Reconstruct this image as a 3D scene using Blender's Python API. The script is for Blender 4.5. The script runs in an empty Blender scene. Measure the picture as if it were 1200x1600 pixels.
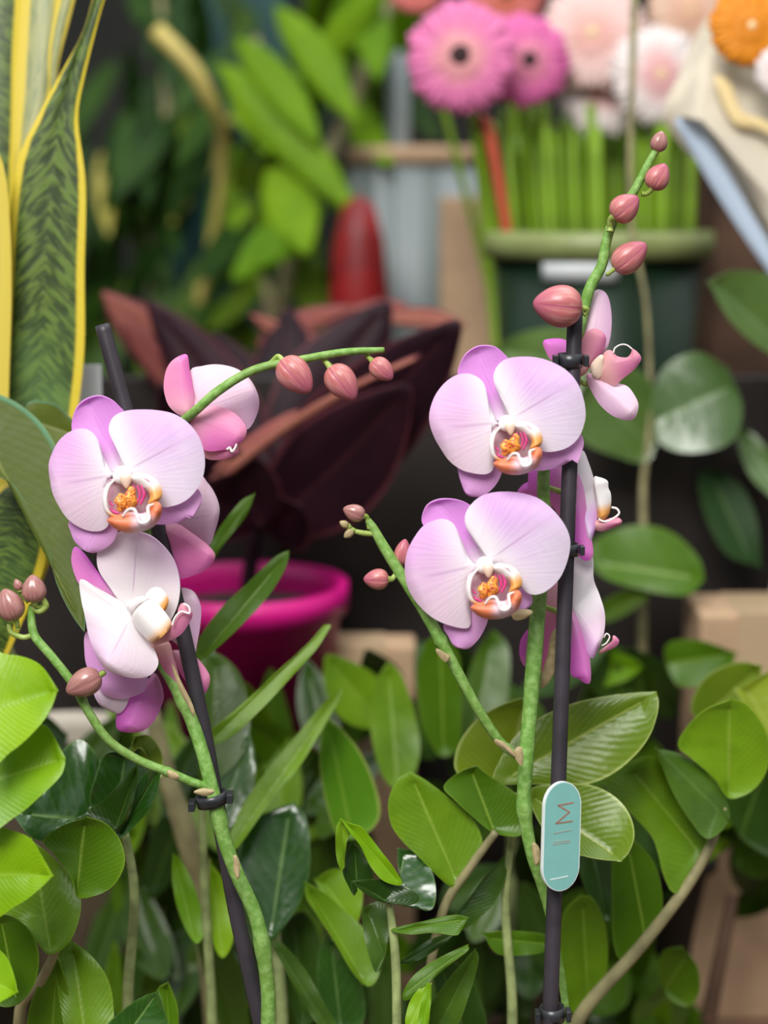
import bpy, bmesh, math, random
from mathutils import Vector, Matrix
random.seed(7)
S = bpy.context.scene
C = bpy.data.collections.new('scene'); S.collection.children.link(C)
PI = math.pi

# ---------------------------------------------------------------- camera, light, exposure
PITCH = math.radians(10); F = 2700.0; CAMZ = 0.60
cam = bpy.data.cameras.new('camera'); camo = bpy.data.objects.new('camera', cam); C.objects.link(camo)
camo.location = (0, 0, CAMZ); camo.rotation_euler = (PI/2-PITCH, 0, 0)
cam.sensor_fit = 'HORIZONTAL'; cam.sensor_width = 24.0; cam.lens = 24.0*F/1200
cam.clip_start = 0.05
cam.dof.use_dof = True; cam.dof.focus_distance = 0.885; cam.dof.aperture_fstop = 2.9; cam.dof.aperture_blades = 0
S.camera = camo
S.view_settings.view_transform = 'Standard'; S.view_settings.look = 'None'
S.view_settings.gamma = 1; S.view_settings.use_curve_mapping = False
S.view_settings.exposure = 0.0

w = bpy.data.worlds.new('sky'); S.world = w; w.use_nodes = True
nt = w.node_tree; nt.nodes.clear()
out = nt.nodes.new('ShaderNodeOutputWorld'); bg = nt.nodes.new('ShaderNodeBackground')
tc = nt.nodes.new('ShaderNodeTexCoord'); sx = nt.nodes.new('ShaderNodeSeparateXYZ'); rp = nt.nodes.new('ShaderNodeValToRGB')
nt.links.new(tc.outputs['Generated'], sx.inputs[0]); nt.links.new(sx.outputs['Z'], rp.inputs[0])
rp.color_ramp.elements[0].position = 0.0; rp.color_ramp.elements[0].color = (.07, .075, .075, 1)
rp.color_ramp.elements[1].position = 0.75; rp.color_ramp.elements[1].color = (.92, .97, 1.0, 1)
nt.links.new(rp.outputs[0], bg.inputs[0]); bg.inputs[1].default_value = 0.85
nt.links.new(bg.outputs[0], out.inputs[0])

def area(name, loc, target, size, power, col):
    l = bpy.data.lights.new(name, 'AREA'); l.energy = power; l.size = size; l.color = col; l.shape = 'SQUARE'
    o = bpy.data.objects.new(name, l); C.objects.link(o); o.location = loc
    o.rotation_euler = (Vector(target)-Vector(loc)).to_track_quat('-Z', 'Y').to_euler()
    return o
area('key_light', (-0.5, -0.7, 2.3), (0, 1.0, 0.45), 1.2, 80, (1, .98, .94))  # added area lamp, overhead key that strengthens the soft daylight
area('rear_fill', (0.6, 1.5, 2.5), (0.1, 1.4, 0.3), 1.2, 16, (.97, .99, 1))  # added area lamp behind, brightens the shelf and background

# ---------------------------------------------------------------- helpers
def P(px, py, d):
    u = (px-600)/F; v = (800-py)/F
    return Vector((u*d, d*math.cos(PITCH)+v*d*math.sin(PITCH), CAMZ-d*math.sin(PITCH)+v*d*math.cos(PITCH)))
def K(ox, oy, sc):
    def f(flat):
        return [(ox+flat[i]/sc, oy+flat[i+1]/sc) for i in range(0, len(flat), 2)]
    return f
PX = K(0, 0, 1.0)
def wloc(o):
    v = Vector((0, 0, 0))
    while o is not None:
        v += o.location; o = o.parent
    return v
def thing(name, label, cat, loc, group=None):
    o = bpy.data.objects.new(name, None); C.objects.link(o); o.location = loc; o.empty_display_size = .02
    o['label'] = label; o['category'] = cat
    if group: o['group'] = group
    return o
def tag(o, label, cat, group=None):
    o['label'] = label; o['category'] = cat
    if group: o['group'] = group
    return o
def link(name, verts, faces, mat, parent=None, smooth=True, uvs=None, origin=None, mi=None, recalc=True):
    """verts in world space"""
    me = bpy.data.meshes.new(name)
    if parent is not None: off = wloc(parent)
    elif origin is not None: off = Vector(origin)
    else: off = Vector((0, 0, 0))
    me.from_pydata([Vector(v)-off for v in verts], [], faces)
    mats = mat if isinstance(mat, (list, tuple)) else [mat]
    for m in mats: me.materials.append(m)
    if uvs:
        uv = me.uv_layers.new(name='UVMap')
        for l in me.loops: uv.data[l.index].uv = uvs[l.vertex_index]
    if mi:
        for p, i in zip(me.polygons, mi): p.material_index = i
    if recalc:
        bm = bmesh.new(); bm.from_mesh(me); bmesh.ops.recalc_face_normals(bm, faces=bm.faces); bm.to_mesh(me); bm.free()
    for p in me.polygons: p.use_smooth = smooth
    me.update()
    o = bpy.data.objects.new(name, me); C.objects.link(o)
    if parent is not None: o.parent = parent
    else: o.location = off
    return o
def catmull(pts, n, closed):
    pts = [Vector(p) for p in pts]; L = len(pts); out = []
    segs = L if closed else L-1
    for i in range(n if closed else n+1):
        t = i/n*segs; k = min(int(t), segs-1); f = t-k
        g = (lambda j: pts[j % L]) if closed else (lambda j: pts[max(0, min(L-1, j))])
        a, b, c, d = g(k-1), g(k), g(k+1), g(k+2)
        out.append(.5*((2*b)+(-a+c)*f+(2*a-5*b+4*c-d)*f*f+(-a+3*b-3*c+d)*f**3))
    return out
def resample(pts, n):
    """closed, uniform arc length"""
    P_ = pts+[pts[0]]; cum = [0]
    for i in range(len(pts)): cum.append(cum[-1]+(P_[i+1]-P_[i]).length)
    tot = cum[-1]; res = []; k = 0
    for i in range(n):
        s = tot*i/n
        while cum[k+1] < s: k += 1
        f = (s-cum[k])/max(1e-9, cum[k+1]-cum[k]); res.append(P_[k].lerp(P_[k+1], f))
    return res
def project(axis, p):
    """-> s in 0..1 (clamped), point, signed side"""
    cum = [0]
    for i in range(len(axis)-1): cum.append(cum[-1]+(axis[i+1]-axis[i]).length)
    best = None
    for i in range(len(axis)-1):
        a, b = axis[i], axis[i+1]; ab = b-a; f = max(0, min(1, (p-a).dot(ab)/max(1e-9, ab.length_squared)))
        q = a+ab*f; dd = (p-q).length
        if best is None or dd < best[0]:
            cr = ab.x*(p.y-a.y)-ab.y*(p.x-a.x)
            best = (dd, (cum[i]+ab.length*f)/cum[-1], 1 if cr >= 0 else -1)
    return best[1], best[2]
def axis_at(axis, s):
    cum = [0]
    for i in range(len(axis)-1): cum.append(cum[-1]+(axis[i+1]-axis[i]).length)
    t = s*cum[-1]
    for i in range(len(axis)-1):
        if t <= cum[i+1]+1e-9:
            return axis[i].lerp(axis[i+1], (t-cum[i])/max(1e-9, cum[i+1]-cum[i]))
    return axis[-1]
def blade(name, parent, pts, axis, db, dt, mat, bulge=.0, fold=.0, roll=.0, curl=.0, wave=.0, wn=7, rings=7, N=60, M=12, th=.0005, smooth=True, inset=.1, tilt=.0, sharp=False, perp=False):
    """leaf or petal: a shell over an outline given in picture coordinates, with real depth, bend and thickness"""
    pts = list(pts)
    if sharp:
        e = axis[-1]; k = min(range(len(pts)), key=lambda i: (pts[i][0]-e[0])**2+(pts[i][1]-e[1])**2); pts[k:k+1] = [pts[k]]*3
    o2 = [Vector((p[0], p[1])) for p in pts]
    if smooth: o2 = resample(catmull(o2, 240, True), N)
    else: o2 = resample(o2, N)
    ax = [Vector((a[0], a[1])) for a in axis]
    if len(ax) > 2: ax = catmull(ax, 14, False)
    ph = random.uniform(0, 6.28)
    def dep(s, t, side, i): 
        return db+(dt-db)*s-bulge*(1-t*t)+fold*(1-t)+roll*side*t+curl*s*s+wave*t*t*math.sin(wn*2*PI*i/N+ph)
    V = []; UV = []; Fc = []
    gd = (ax[-1]-ax[0]).normalized(); pd = lambda q: gd.x*(q.y-ax[0].y)-gd.y*(q.x-ax[0].x)
    pm = max(abs(pd(p)) for p in o2)
    av = []
    for j in range(M+1):
        s = inset+(1-2*inset)*j/M; q = axis_at(ax, s); av.append(len(V)); V.append(P(q.x, q.y, dep(s, 0, 0, 0)+tilt*(ax[0].y-q.y)/F)); UV.append((s, .5))
    pj = []
    for i, p in enumerate(o2):
        s, side = project(ax, p); sc = max(inset, min(1-inset, s)); j = round((sc-inset)/(1-2*inset)*M); pj.append((s, side, j))
    ring = []
    for k in range(1, rings+1):
        t = k/rings; row = []
        for i, p in enumerate(o2):
            s, side, j = pj[i]; sj = inset+(1-2*inset)*j/M
            q = axis_at(ax, sj).lerp(p, t); ss = sj+(s-sj)*t
            row.append(len(V)); V.append(P(q.x, q.y, dep(ss, t, side, i)+tilt*(ax[0].y-q.y)/F)); UV.append((ss, .5+.5*(pd(q)/pm if perp else side*t)))
        ring.append(row)
    for i in range(N):
        i2 = (i+1) % N; a, b = av[pj[i][2]], av[pj[i2][2]]
        Fc.append((a, ring[0][i], ring[0][i2], b) if a != b else (a, ring[0][i], ring[0][i2]))
        for k in range(rings-1): Fc.append((ring[k][i], ring[k+1][i], ring[k+1][i2], ring[k][i2]))
    o = link(name, V, Fc, mat, parent, uvs=UV, origin=V[0])
    md = o.modifiers.new('thickness', 'SOLIDIFY'); md.thickness = th; md.offset = 0
    md = o.modifiers.new('crisp_rim', 'EDGE_SPLIT'); md.split_angle = math.radians(50)
    return o
def leafp(name, parent, base, tip, wpx, db, dt, mat, bend=0, a=.85, b=.8, **kw):
    """outline from a leaf profile on a bent axis"""
    B = Vector(base); T = Vector(tip); d = T-B; n = Vector((-d.y, d.x)).normalized()
    mid = (B+T)/2+n*bend
    ax = [(1-t)**2*B+2*t*(1-t)*mid+t*t*T for t in [i/10 for i in range(11)]]
    L = []; R = []
    for i, q in enumerate(ax):
        t = i/10; g = (ax[min(10, i+1)]-ax[max(0, i-1)]).normalized(); m = Vector((-g.y, g.x))
        wd = wpx/2*max(0.0, math.sin(PI*t**a))**b
        L.append(q+m*wd); R.append(q-m*wd)
    pts = L+R[::-1][1:-1]
    return blade(name, parent, pts, [ax[0], ax[3], ax[6], ax[10]], db, dt, mat, **kw)
def tube(name, parent, pts, rad, mat, n=None, seg=12, flat=1.0, knots=(), origin=None):
    """pts 3-D, rad per point"""
    n = n or max(8, len(pts)*5)
    q = catmull([Vector((*p, r)).to_4d() if False else Vector((p[0], p[1], p[2])) for p in pts for r in (0,)], n, False)
    L = len(pts)-1
    V = []; Fc = []; UV = []; prev = None
    for i, c in enumerate(q):
        t = i/n*L; k = min(int(t), L-1); r = rad[k]+(rad[k+1]-rad[k])*(t-k)
        for kn in knots: r *= 1+.22*math.exp(-((i/n-kn)/.008)**2)
        g = (q[min(n, i+1)]-q[max(0, i-1)]).normalized()
        if prev is None: prev = g.orthogonal().normalized()
        u = (prev-g*prev.dot(g)).normalized(); v = g.cross(u); prev = u
        for j in range(seg):
            a = 2*PI*j/seg; V.append(c+u*math.cos(a)*r+v*math.sin(a)*r*flat); UV.append((i/n, j/seg))
    for i in range(n):
        for j in range(seg):
            j2 = (j+1) % seg; Fc.append((i*seg+j, i*seg+j2, (i+1)*seg+j2, (i+1)*seg+j))
    Fc.append(tuple(range(seg))[::-1]); Fc.append(tuple(n*seg+j for j in range(seg)))
    return link(name, V, Fc, mat, parent, uvs=UV, origin=origin if origin is not None else V[0])
def stem(name, parent, rows, mat, **kw):
    """rows (px,py,d,width px)"""
    return tube(name, parent, [P(a, b, d) for a, b, d, w_ in rows], [w_/2*d/F for a, b, d, w_ in rows], mat, **kw)
def lathe(name, parent, loc, prof, mat, seg=40, origin=None, tilt=None, mi=None, wob=0):
    V = []; Fc = []; n = len(prof); UV = []
    for i, (r, z) in enumerate(prof):
        for j in range(seg):
            a = 2*PI*j/seg; v = Vector((r*math.cos(a), r*math.sin(a), z))
            if tilt: v = tilt @ v
            V.append(Vector(loc)+v); UV.append((j/seg, i/(n-1)))
    for i in range(n-1):
        for j in range(seg):
            j2 = (j+1) % seg; Fc.append((i*seg+j, i*seg+j2, (i+1)*seg+j2, (i+1)*seg+j))
    m = None
    if mi: m = [mi[i] for i in range(n-1) for j in range(seg)]
    return link(name, V, Fc, mat, parent, uvs=UV, origin=origin or loc, mi=m)
def box(name, parent, lo, hi, mat, bev=.003, origin=None, kind=None):
    V = [(x, y, z) for x in (lo[0], hi[0]) for y in (lo[1], hi[1]) for z in (lo[2], hi[2])]
    Fc = [(0, 1, 3, 2), (4, 6, 7, 5), (0, 4, 5, 1), (2, 3, 7, 6), (0, 2, 6, 4), (1, 5, 7, 3)]
    o = link(name, V, Fc, mat, parent, smooth=False, origin=origin or ((lo[0]+hi[0])/2, (lo[1]+hi[1])/2, lo[2]))
    if bev:
        md = o.modifiers.new('bevel', 'BEVEL'); md.width = bev; md.segments = 2
    if kind: o['kind'] = kind
    return o
def blob(name, parent, c, ax1, r1, r2, r3, mat, lump=0, seg=18, rg=12, seams=0, taper=0):
    """egg body: centre, long-axis vector, radii along / across / across"""
    g = Vector(ax1).normalized(); u = g.orthogonal().normalized(); v = g.cross(u); V = []; Fc = []; UV = []
    # keep u roughly facing the viewer
    fw = Vector((0, -1, 0)); u = (fw-g*fw.dot(g)).normalized() if abs(fw.dot(g)) < .98 else u; v = g.cross(u)
    for i in range(rg+1):
        th = PI*i/rg; z = -math.cos(th); rr = math.sin(th)
        rr *= 1-taper*z if taper else 1; z = z*(1+.12*max(0, z)**6) if seams else z
        for j in range(seg):
            a = 2*PI*j/seg; k = 1+lump*math.sin(3*a+2*th)*.5+lump*math.sin(5*th+a)
            if seams: k *= 1-.09*max(0, math.cos(seams*a))**8*rr
            V.append(Vector(c)+g*z*r1+u*math.cos(a)*rr*r2*k+v*math.sin(a)*rr*r3*k); UV.append((i/rg, j/seg))
    for i in range(rg):
        for j in range(seg):
            j2 = (j+1) % seg; Fc.append((i*seg+j, i*seg+j2, (i+1)*seg+j2, (i+1)*seg+j))
    return link(name, V, Fc, mat, parent, uvs=UV, origin=V[0])

# ---------------------------------------------------------------- materials
class G:
    def __init__(s, name):
        s.m = bpy.data.materials.new(name); s.m.use_nodes = True; s.t = s.m.node_tree; s.n = s.t.nodes
        s.b = s.n['Principled BSDF']; s.o = s.n['Material Output']; s._uv = None
    def new(s, k): return s.n.new(k)
    def l(s, a, b):
        if hasattr(a, 'is_linked') or hasattr(a, 'links'): s.t.links.new(a, b)
        else: b.default_value = a
    def math(s, op, a, b=None, c=None, clamp=False):
        n = s.new('ShaderNodeMath'); n.operation = op; n.use_clamp = clamp
        s.l(a, n.inputs[0])
        if b is not None: s.l(b, n.inputs[1])
        if c is not None: s.l(c, n.inputs[2])
        return n.outputs[0]
    def uv(s):
        if not s._uv:
            u = s.new('ShaderNodeUVMap'); u.uv_map = 'UVMap'; x = s.new('ShaderNodeSeparateXYZ'); s.t.links.new(u.outputs[0], x.inputs[0])
            s._uv = (x.outputs[0], x.outputs[1], u.outputs[0])
        return s._uv
    def w(s): return s.math('MULTIPLY_ADD', s.uv()[1], 2.0, -1.0)
    def step(s, x, a, b):
        n = s.new('ShaderNodeMapRange'); n.interpolation_type = 'SMOOTHSTEP'; s.l(x, n.inputs[0])
        n.inputs[1].default_value = a; n.inputs[2].default_value = b; return n.outputs[0]
    def noise(s, scale, detail=3, vec=None, dist=0, rough=.5):
        n = s.new('ShaderNodeTexNoise'); n.inputs['Scale'].default_value = scale; n.inputs['Detail'].default_value = detail
        n.inputs['Distortion'].default_value = dist; n.inputs['Roughness'].default_value = rough
        if vec is None:
            tc = s.new('ShaderNodeTexCoord'); vec = tc.outputs['Object']
        s.t.links.new(vec, n.inputs['Vector']); return n.outputs['Fac']
    def vec(s, x, y, z=0.0):
        n = s.new('ShaderNodeCombineXYZ'); s.l(x, n.inputs[0]); s.l(y, n.inputs[1]); s.l(z, n.inputs[2]); return n.outputs[0]
    def mix(s, f, a, b, mode='MIX'):
        n = s.new('ShaderNodeMix'); n.data_type = 'RGBA'; n.blend_type = mode; s.l(f, n.inputs[0])
        for v, i in ((a, 6), (b, 7)):
            if isinstance(v, tuple): n.inputs[i].default_value = (*v[:3], 1)
            else: s.t.links.new(v, n.inputs[i])
        return n.outputs[2]
    def done(s, col, rough=.5, spec=.5, trans=0, bump=None, bstr=.3, tcol=None, coat=0, metal=0, sss=0):
        if isinstance(col, tuple): s.b.inputs['Base Color'].default_value = (*col[:3], 1)
        else: s.t.links.new(col, s.b.inputs['Base Color'])
        s.l(rough, s.b.inputs['Roughness']); s.b.inputs['Specular IOR Level'].default_value = spec
        s.b.inputs['Coat Weight'].default_value = coat; s.b.inputs['Coat Roughness'].default_value = .12; s.b.inputs['Metallic'].default_value = metal
        if sss: s.b.inputs['Subsurface Weight'].default_value = sss; s.b.inputs['Subsurface Radius'].default_value = (.004, .003, .003); s.b.inputs['Subsurface Scale'].default_value = 1
        if bump is not None:
            n = s.new('ShaderNodeBump'); n.inputs['Strength'].default_value = bstr; n.inputs['Distance'].default_value = .002
            s.t.links.new(bump, n.inputs['Height']); s.t.links.new(n.outputs[0], s.b.inputs['Normal'])
        if trans:
            t = s.new('ShaderNodeBsdfTranslucent'); x = s.new('ShaderNodeMixShader'); x.inputs[0].default_value = trans
            c2 = tcol if tcol is not None else col
            if isinstance(c2, tuple): t.inputs[0].default_value = (*c2[:3], 1)
            else: s.t.links.new(c2, t.inputs[0])
            s.t.links.new(s.b.outputs[0], x.inputs[1]); s.t.links.new(t.outputs[0], x.inputs[2]); s.t.links.new(x.outputs[0], s.o.inputs[0])
        return s.m
def plain(name, col, rough=.5, var=.15, scale=20, **kw):
    g = G(name); n = g.noise(scale, 4)
    c = g.mix(g.step(n, .3, .7), tuple(x*(1-var) for x in col), tuple(min(1, x*(1+var)) for x in col))
    return g.done(c, rough, **kw)
def leafmat(name, col, col2, rib, rough=.32, trans=.22, ribw=.035, edge=None, veins=.18, spec=.32, scale=14, vn=16, bstr=.4):
    g = G(name); s, v, _ = g.uv(); w = g.w(); aw = g.math('ABSOLUTE', w)
    n = g.noise(scale, 4)
    oi = g.new('ShaderNodeObjectInfo')
    f = g.math('ADD', g.math('MULTIPLY', n, .8), g.math('MULTIPLY_ADD', oi.outputs['Random'], .5, -.2), clamp=True)
    c = g.mix(g.step(f, .2, .75), col, col2)
    # side veins sweep from the rib to the tip
    ph = g.math('ADD', g.math('MULTIPLY_ADD', aw, -.35, s), g.math('MULTIPLY', n, .12))
    sn = g.math('SINE', g.math('MULTIPLY', ph, vn*2*PI))
    vv = g.math('MULTIPLY', g.step(sn, .6, 1.0), veins*.45)
    c = g.mix(vv, c, rib)
    rb = g.math('SUBTRACT', 1.0, g.step(aw, 0.0, ribw*2))
    c = g.mix(g.math('MULTIPLY', rb, .8), c, rib)
    if edge: c = g.mix(g.step(aw, edge[1]-.05, edge[1]+.03), c, edge[0])
    n3 = g.noise(42, 3)
    c = g.mix(g.math('MULTIPLY', g.step(n3, .45, .7), .35), c, col)
    c = g.mix(g.math('MULTIPLY', g.step(aw, .93, 1.0), .35), c, rib)
    bmp = g.math('ADD', g.math('MULTIPLY', sn, .035), g.math('MULTIPLY', n3, .9))
    bmp = g.math('ADD', bmp, g.math('MULTIPLY', g.noise(160, 2), .25))
    bmp = g.math('ADD', bmp, g.math('MULTIPLY', n, 1.2))
    return g.done(c, rough, spec, trans, bump=bmp, bstr=bstr, tcol=g.mix(.5, c, (.35, .6, .05)))
def petalmat(name, base, lo, hi, flip=1, s0=.12, s1=.75, bias=.35, wk=.45, trans=.3, rim=None, rough=.42, mid=(.55, .28, .55)):
    """base at the throat, then lo below the midrib and hi above it"""
    g = G(name); s, v, _ = g.uv(); w = g.w(); aw = g.math('ABSOLUTE', w)
    n = g.noise(60, 3)
    f = g.math('MULTIPLY_ADD', w, wk*flip, bias); f = g.math('ADD', f, g.math('MULTIPLY_ADD', n, .3, -.15))
    c = g.mix(g.step(f, 0.0, .9), lo, hi)
    c = g.mix(g.step(s, s0, s1), base, c)
    if rim: c = g.mix(g.math('MULTIPLY', g.step(aw, .8, 1.0), .6), c, rim)
    # fine radiating veins
    r = g.noise(1.0, 2, g.vec(g.math('MULTIPLY', s, 1.5), g.math('DIVIDE', g.math('MULTIPLY', w, 14.0), g.math('ADD', s, .25)), 0.0))
    c = g.mix(g.math('MULTIPLY', g.step(r, .5, .85), .22), c, hi)
    rb = g.math('SUBTRACT', 1.0, g.step(aw, 0.0, .035)); rb = g.math('MULTIPLY', rb, g.step(s, .12, .3)); rb = g.math('MULTIPLY', rb, g.math('SUBTRACT', 1.0, g.step(s, .6, .95)))
    c = g.mix(g.math('MULTIPLY', rb, .45), c, mid)
    return g.done(c, rough, .35, trans, bump=g.math('ADD', r, g.math('MULTIPLY', n, .3)), bstr=.12)

LIL = (.73, .40, .80); PALE = (.93, .70, .86); WH = (.96, .90, .94); PNK = (.80, .25, .58); ROSE = (.82, .33, .50); MAG = (.76, .18, .62)
m_petL = petalmat('petal_left_lilac', WH, (.95, .76, .88), (.86, .50, .86), flip=1, bias=.4, wk=.55, s1=.7)
m_petR = petalmat('petal_right_lilac', WH, (.94, .83, .96), (.82, .48, .88), flip=-1, bias=.4, wk=.5, s0=.15, s1=.6)
m_sep = petalmat('sepal_lilac', (.9, .8, .88), (.84, .38, .80), (.78, .32, .82), s0=.0, s1=.45, bias=.5, wk=.1, mid=(.6, .2, .6))
m_sepLow = petalmat('sepal_lower_lilac', (.93, .62, .82), (.90, .50, .84), (.84, .42, .84), s0=.1, s1=.6, bias=.4, wk=.2)
m_back = petalmat('petal_back_pink', (.92, .50, .62), (.92, .36, .58), (.88, .22, .62), s0=.0, s1=.6, bias=.4, wk=.4, mid=(.7, .15, .35), trans=.3)
m_backL = petalmat('petal_back_pale', (.94, .60, .76), (.94, .72, .84), (.90, .58, .84), s0=.0, s1=.5, bias=.3, wk=.4)
m_mag = petalmat('petal_magenta', (.90, .45, .76), (.88, .30, .72), (.84, .18, .76), s0=.0, s1=.5, bias=.4, wk=.4, trans=.35)
m_rose = petalmat('petal_rose', (.88, .50, .48), (.84, .36, .46), (.80, .26, .50), s0=.0, s1=.6, bias=.4, wk=.4)
m_white = petalmat('petal_soft_white', (.96, .90, .92), (.94, .78, .88), (.88, .62, .88), s0=.1, s1=.9, bias=.2, wk=.4)
m_lipw = plain('lip_white', (.93, .86, .86), .4, .05, 300, sss=.2)
g = G('lip_side_lobe'); s_, v_, _ = g.uv()
m_lobe = g.done(g.mix(g.step(s_, .55, .85), (.96, .91, .90), (.90, .45, .12)), .4, .4, .2)
g = G('lip_mid_lobe'); s_, v_, _ = g.uv(); n_ = g.noise(110, 3)
cc = g.mix(g.step(g.math('ADD', g.math('ABSOLUTE', g.math('SUBTRACT', s_, .6)), g.math('MULTIPLY', n_, .3)), .2, .48), (.95, .72, .84), (.88, .26, .12))
m_mid = g.done(cc, .4, .4, .2)
g = G('lip_throat'); n_ = g.noise(140, 3)
m_throat = g.done(g.mix(g.step(n_, .35, .65), (.90, .66, .72), (.78, .46, .58)), .45, .3, .2)
g = G('callus_orange'); n_ = g.noise(900, 2)
m_callus = g.done(g.mix(g.step(n_, .48, .60), (.92, .42, .06), (.55, .06, .04)), .45)
m_stripe = plain('stripe_crimson', (.62, .04, .22), .4, .1, 200)
m_anther = plain('anther_peach', (.90, .66, .52), .4, .06, 200, sss=.2)
m_tend = plain('tendril_white', (.95, .86, .84), .35, .04, 200)
g = G('stem_green'); n_ = g.noise(260, 3); n2 = g.noise(18, 2)
cc = g.mix(g.step(n_, .35, .7), (.17, .36, .06), (.30, .52, .14)); cc = g.mix(g.math('MULTIPLY', g.step(n2, .4, .7), .4), cc, (.22, .30, .07))
m_stem = g.done(cc, .5, .4, .1, bump=n_, bstr=.3)
g = G('stem_yellow_green'); n_ = g.noise(260, 3)
m_stemY = g.done(g.mix(g.step(n_, .35, .7), (.30, .42, .07), (.46, .58, .16)), .4, .5, .15)
g = G('bud_rose'); s_, v_, _ = g.uv(); n_ = g.noise(1.0, 3, g.vec(g.math('MULTIPLY', s_, 3.0), g.math('MULTIPLY', v_, 26.0), 0.0)); 
sm = g.step(g.math('COSINE', g.math('MULTIPLY', v_, 6*PI)), .94, 1.0)
cc = g.mix(g.step(n_, .4, .7), (.58, .17, .17), (.72, .34, .30)); cc = g.mix(g.step(s_, .35, 1.0), cc, (.52, .13, .20)); cc = g.mix(g.math('MULTIPLY', sm, .8), cc, (.40, .05, .17))
m_bud = g.done(cc, .36, .5, .1, coat=.12)
g = G('bud_brown'); s_, v_, _ = g.uv(); n_ = g.noise(1.0, 3, g.vec(g.math('MULTIPLY', s_, 3.0), g.math('MULTIPLY', v_, 26.0), 0.0)); 
sm = g.step(g.math('COSINE', g.math('MULTIPLY', v_, 6*PI)), .94, 1.0)
cc = g.mix(g.step(n_, .4, .7), (.42, .18, .16), (.54, .28, .25)); cc = g.mix(g.math('MULTIPLY', sm, .6), cc, (.30, .08, .10))
m_budB = g.done(cc, .28, .6, .1, coat=.3)
m_bract = plain('bract_tan', (.40, .31, .16), .6, .2, 200)
m_stake = plain('stake_black', (.040, .034, .042), .42, .2, 60, spec=.4)
m_clip = plain('clip_black', (.028, .030, .034), .3, .2, 60, spec=.5)
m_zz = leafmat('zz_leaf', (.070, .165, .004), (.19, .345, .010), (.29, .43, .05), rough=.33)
m_zzB = leafmat('zz_leaf_bright', (.16, .36, .003), (.32, .54, .006), (.33, .55, .04), rough=.35, trans=.3)
m_zzO = leafmat('zz_leaf_olive', (.13, .22, .012), (.27, .35, .02), (.40, .46, .10), rough=.25, edge=((.42, .52, .16), .97))
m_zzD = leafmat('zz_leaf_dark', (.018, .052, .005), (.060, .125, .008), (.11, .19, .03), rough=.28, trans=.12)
m_zzE = leafmat('leaf_yellow_edge', (.10, .27, .012), (.20, .40, .02), (.28, .45, .05), rough=.3, edge=((.50, .58, .14), .96))
m_gloss = leafmat('glossy_dark_leaf', (.015, .065, .006), (.06, .16, .012), (.18, .30, .08), rough=.2, trans=.06, spec=.8, vn=7, bstr=.4)
m_round = leafmat('rubber_leaf', (.05, .11, .02), (.11, .19, .04), (.20, .30, .12), rough=.25, trans=.1, spec=.7)
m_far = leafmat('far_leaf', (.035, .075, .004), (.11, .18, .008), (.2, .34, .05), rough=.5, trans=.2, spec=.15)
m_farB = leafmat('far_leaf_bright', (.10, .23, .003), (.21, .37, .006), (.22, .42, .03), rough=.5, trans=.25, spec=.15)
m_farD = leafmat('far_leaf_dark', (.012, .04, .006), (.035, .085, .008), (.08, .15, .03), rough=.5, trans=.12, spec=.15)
m_yel = leafmat('far_leaf_yellow', (.46, .42, .06), (.55, .48, .12), (.6, .5, .2), rough=.4)
m_cord = leafmat('burgundy_leaf', (.012, .004, .008), (.03, .007, .014), (.06, .015, .02), rough=.5, spec=.15, trans=.06, edge=((.12, .03, .04), .93))
m_cordP = leafmat('coral_leaf', (.32, .09, .08), (.50, .20, .14), (.24, .06, .06), rough=.55, spec=.15, trans=.15, edge=((.12, .03, .04), .75))
m_twig = plain('twig_tan', (.28, .25, .12), .6, .25, 60)
m_zstem = plain('zz_stem', (.30, .36, .14), .5, .3, 90)
# snake plant: dark bars across the blade, yellow margin
g = G('snake_plant_leaf'); s_, v_, _ = g.uv(); w_ = g.w(); aw = g.math('ABSOLUTE', w_)
n_ = g.noise(1.0, 4, g.vec(g.math('MULTIPLY_ADD', aw, 5.0, g.math('MULTIPLY', s_, 80.0)), g.math('MULTIPLY', w_, 2.2), 0.0), dist=.8)
n2 = g.noise(7, 2)
cc = g.mix(g.step(n_, .42, .6), (.025, .05, .006), (.12, .19, .025)); cc = g.mix(g.math('MULTIPLY', g.step(n2, .5, .7), .75), cc, (.14, .27, .08))
cc = g.mix(g.step(aw, .76, .83), cc, (.72, .56, .04))
m_snake = g.done(cc, .38, .5, .08, bump=n_, bstr=.15)
g = G('snake_plant_leaf_pale'); s_, v_, _ = g.uv(); w_ = g.w(); aw = g.math('ABSOLUTE', w_)
n_ = g.noise(1.0, 4, g.vec(g.math('MULTIPLY', s_, 8.0), g.math('MULTIPLY', w_, 6.0), 0.0), dist=.6)
cc = g.mix(g.step(n_, .35, .65), (.20, .24, .10), (.36, .36, .14)); cc = g.mix(g.step(aw, .5, .65), cc, (.70, .55, .08))
m_snakeP = g.done(cc, .4, .5, .08)
m_teal = plain('tag_teal', (.22, .50, .46), .35, .03, 80)
m_tagw = plain('tag_white', (.85, .90, .88), .35, .02, 80)
m_copper = plain('tag_copper', (.40, .17, .10), .45, .1, 200)
m_copperF = plain('tag_copper_faint', (.40, .38, .32), .45, .1, 200)
m_pink = plain('pot_magenta', (.62, .005, .21), .38, .06, 20)
m_soil = plain('soil_dark', (.02, .014, .010), .9, .4, 90)
m_black = plain('nursery_black', (.012, .012, .013), .5, .2, 30)
m_beige = plain('pot_beige', (.62, .55, .45), .5, .05, 20)
m_card = plain('cardboard', (.50, .33, .20), .75, .08, 30)
m_wood = plain('table_brown', (.17, .095, .06), .6, .35, 9)
m_dark = plain('shelf_dark', (.016, .011, .009), .6, .4, 12)
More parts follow.
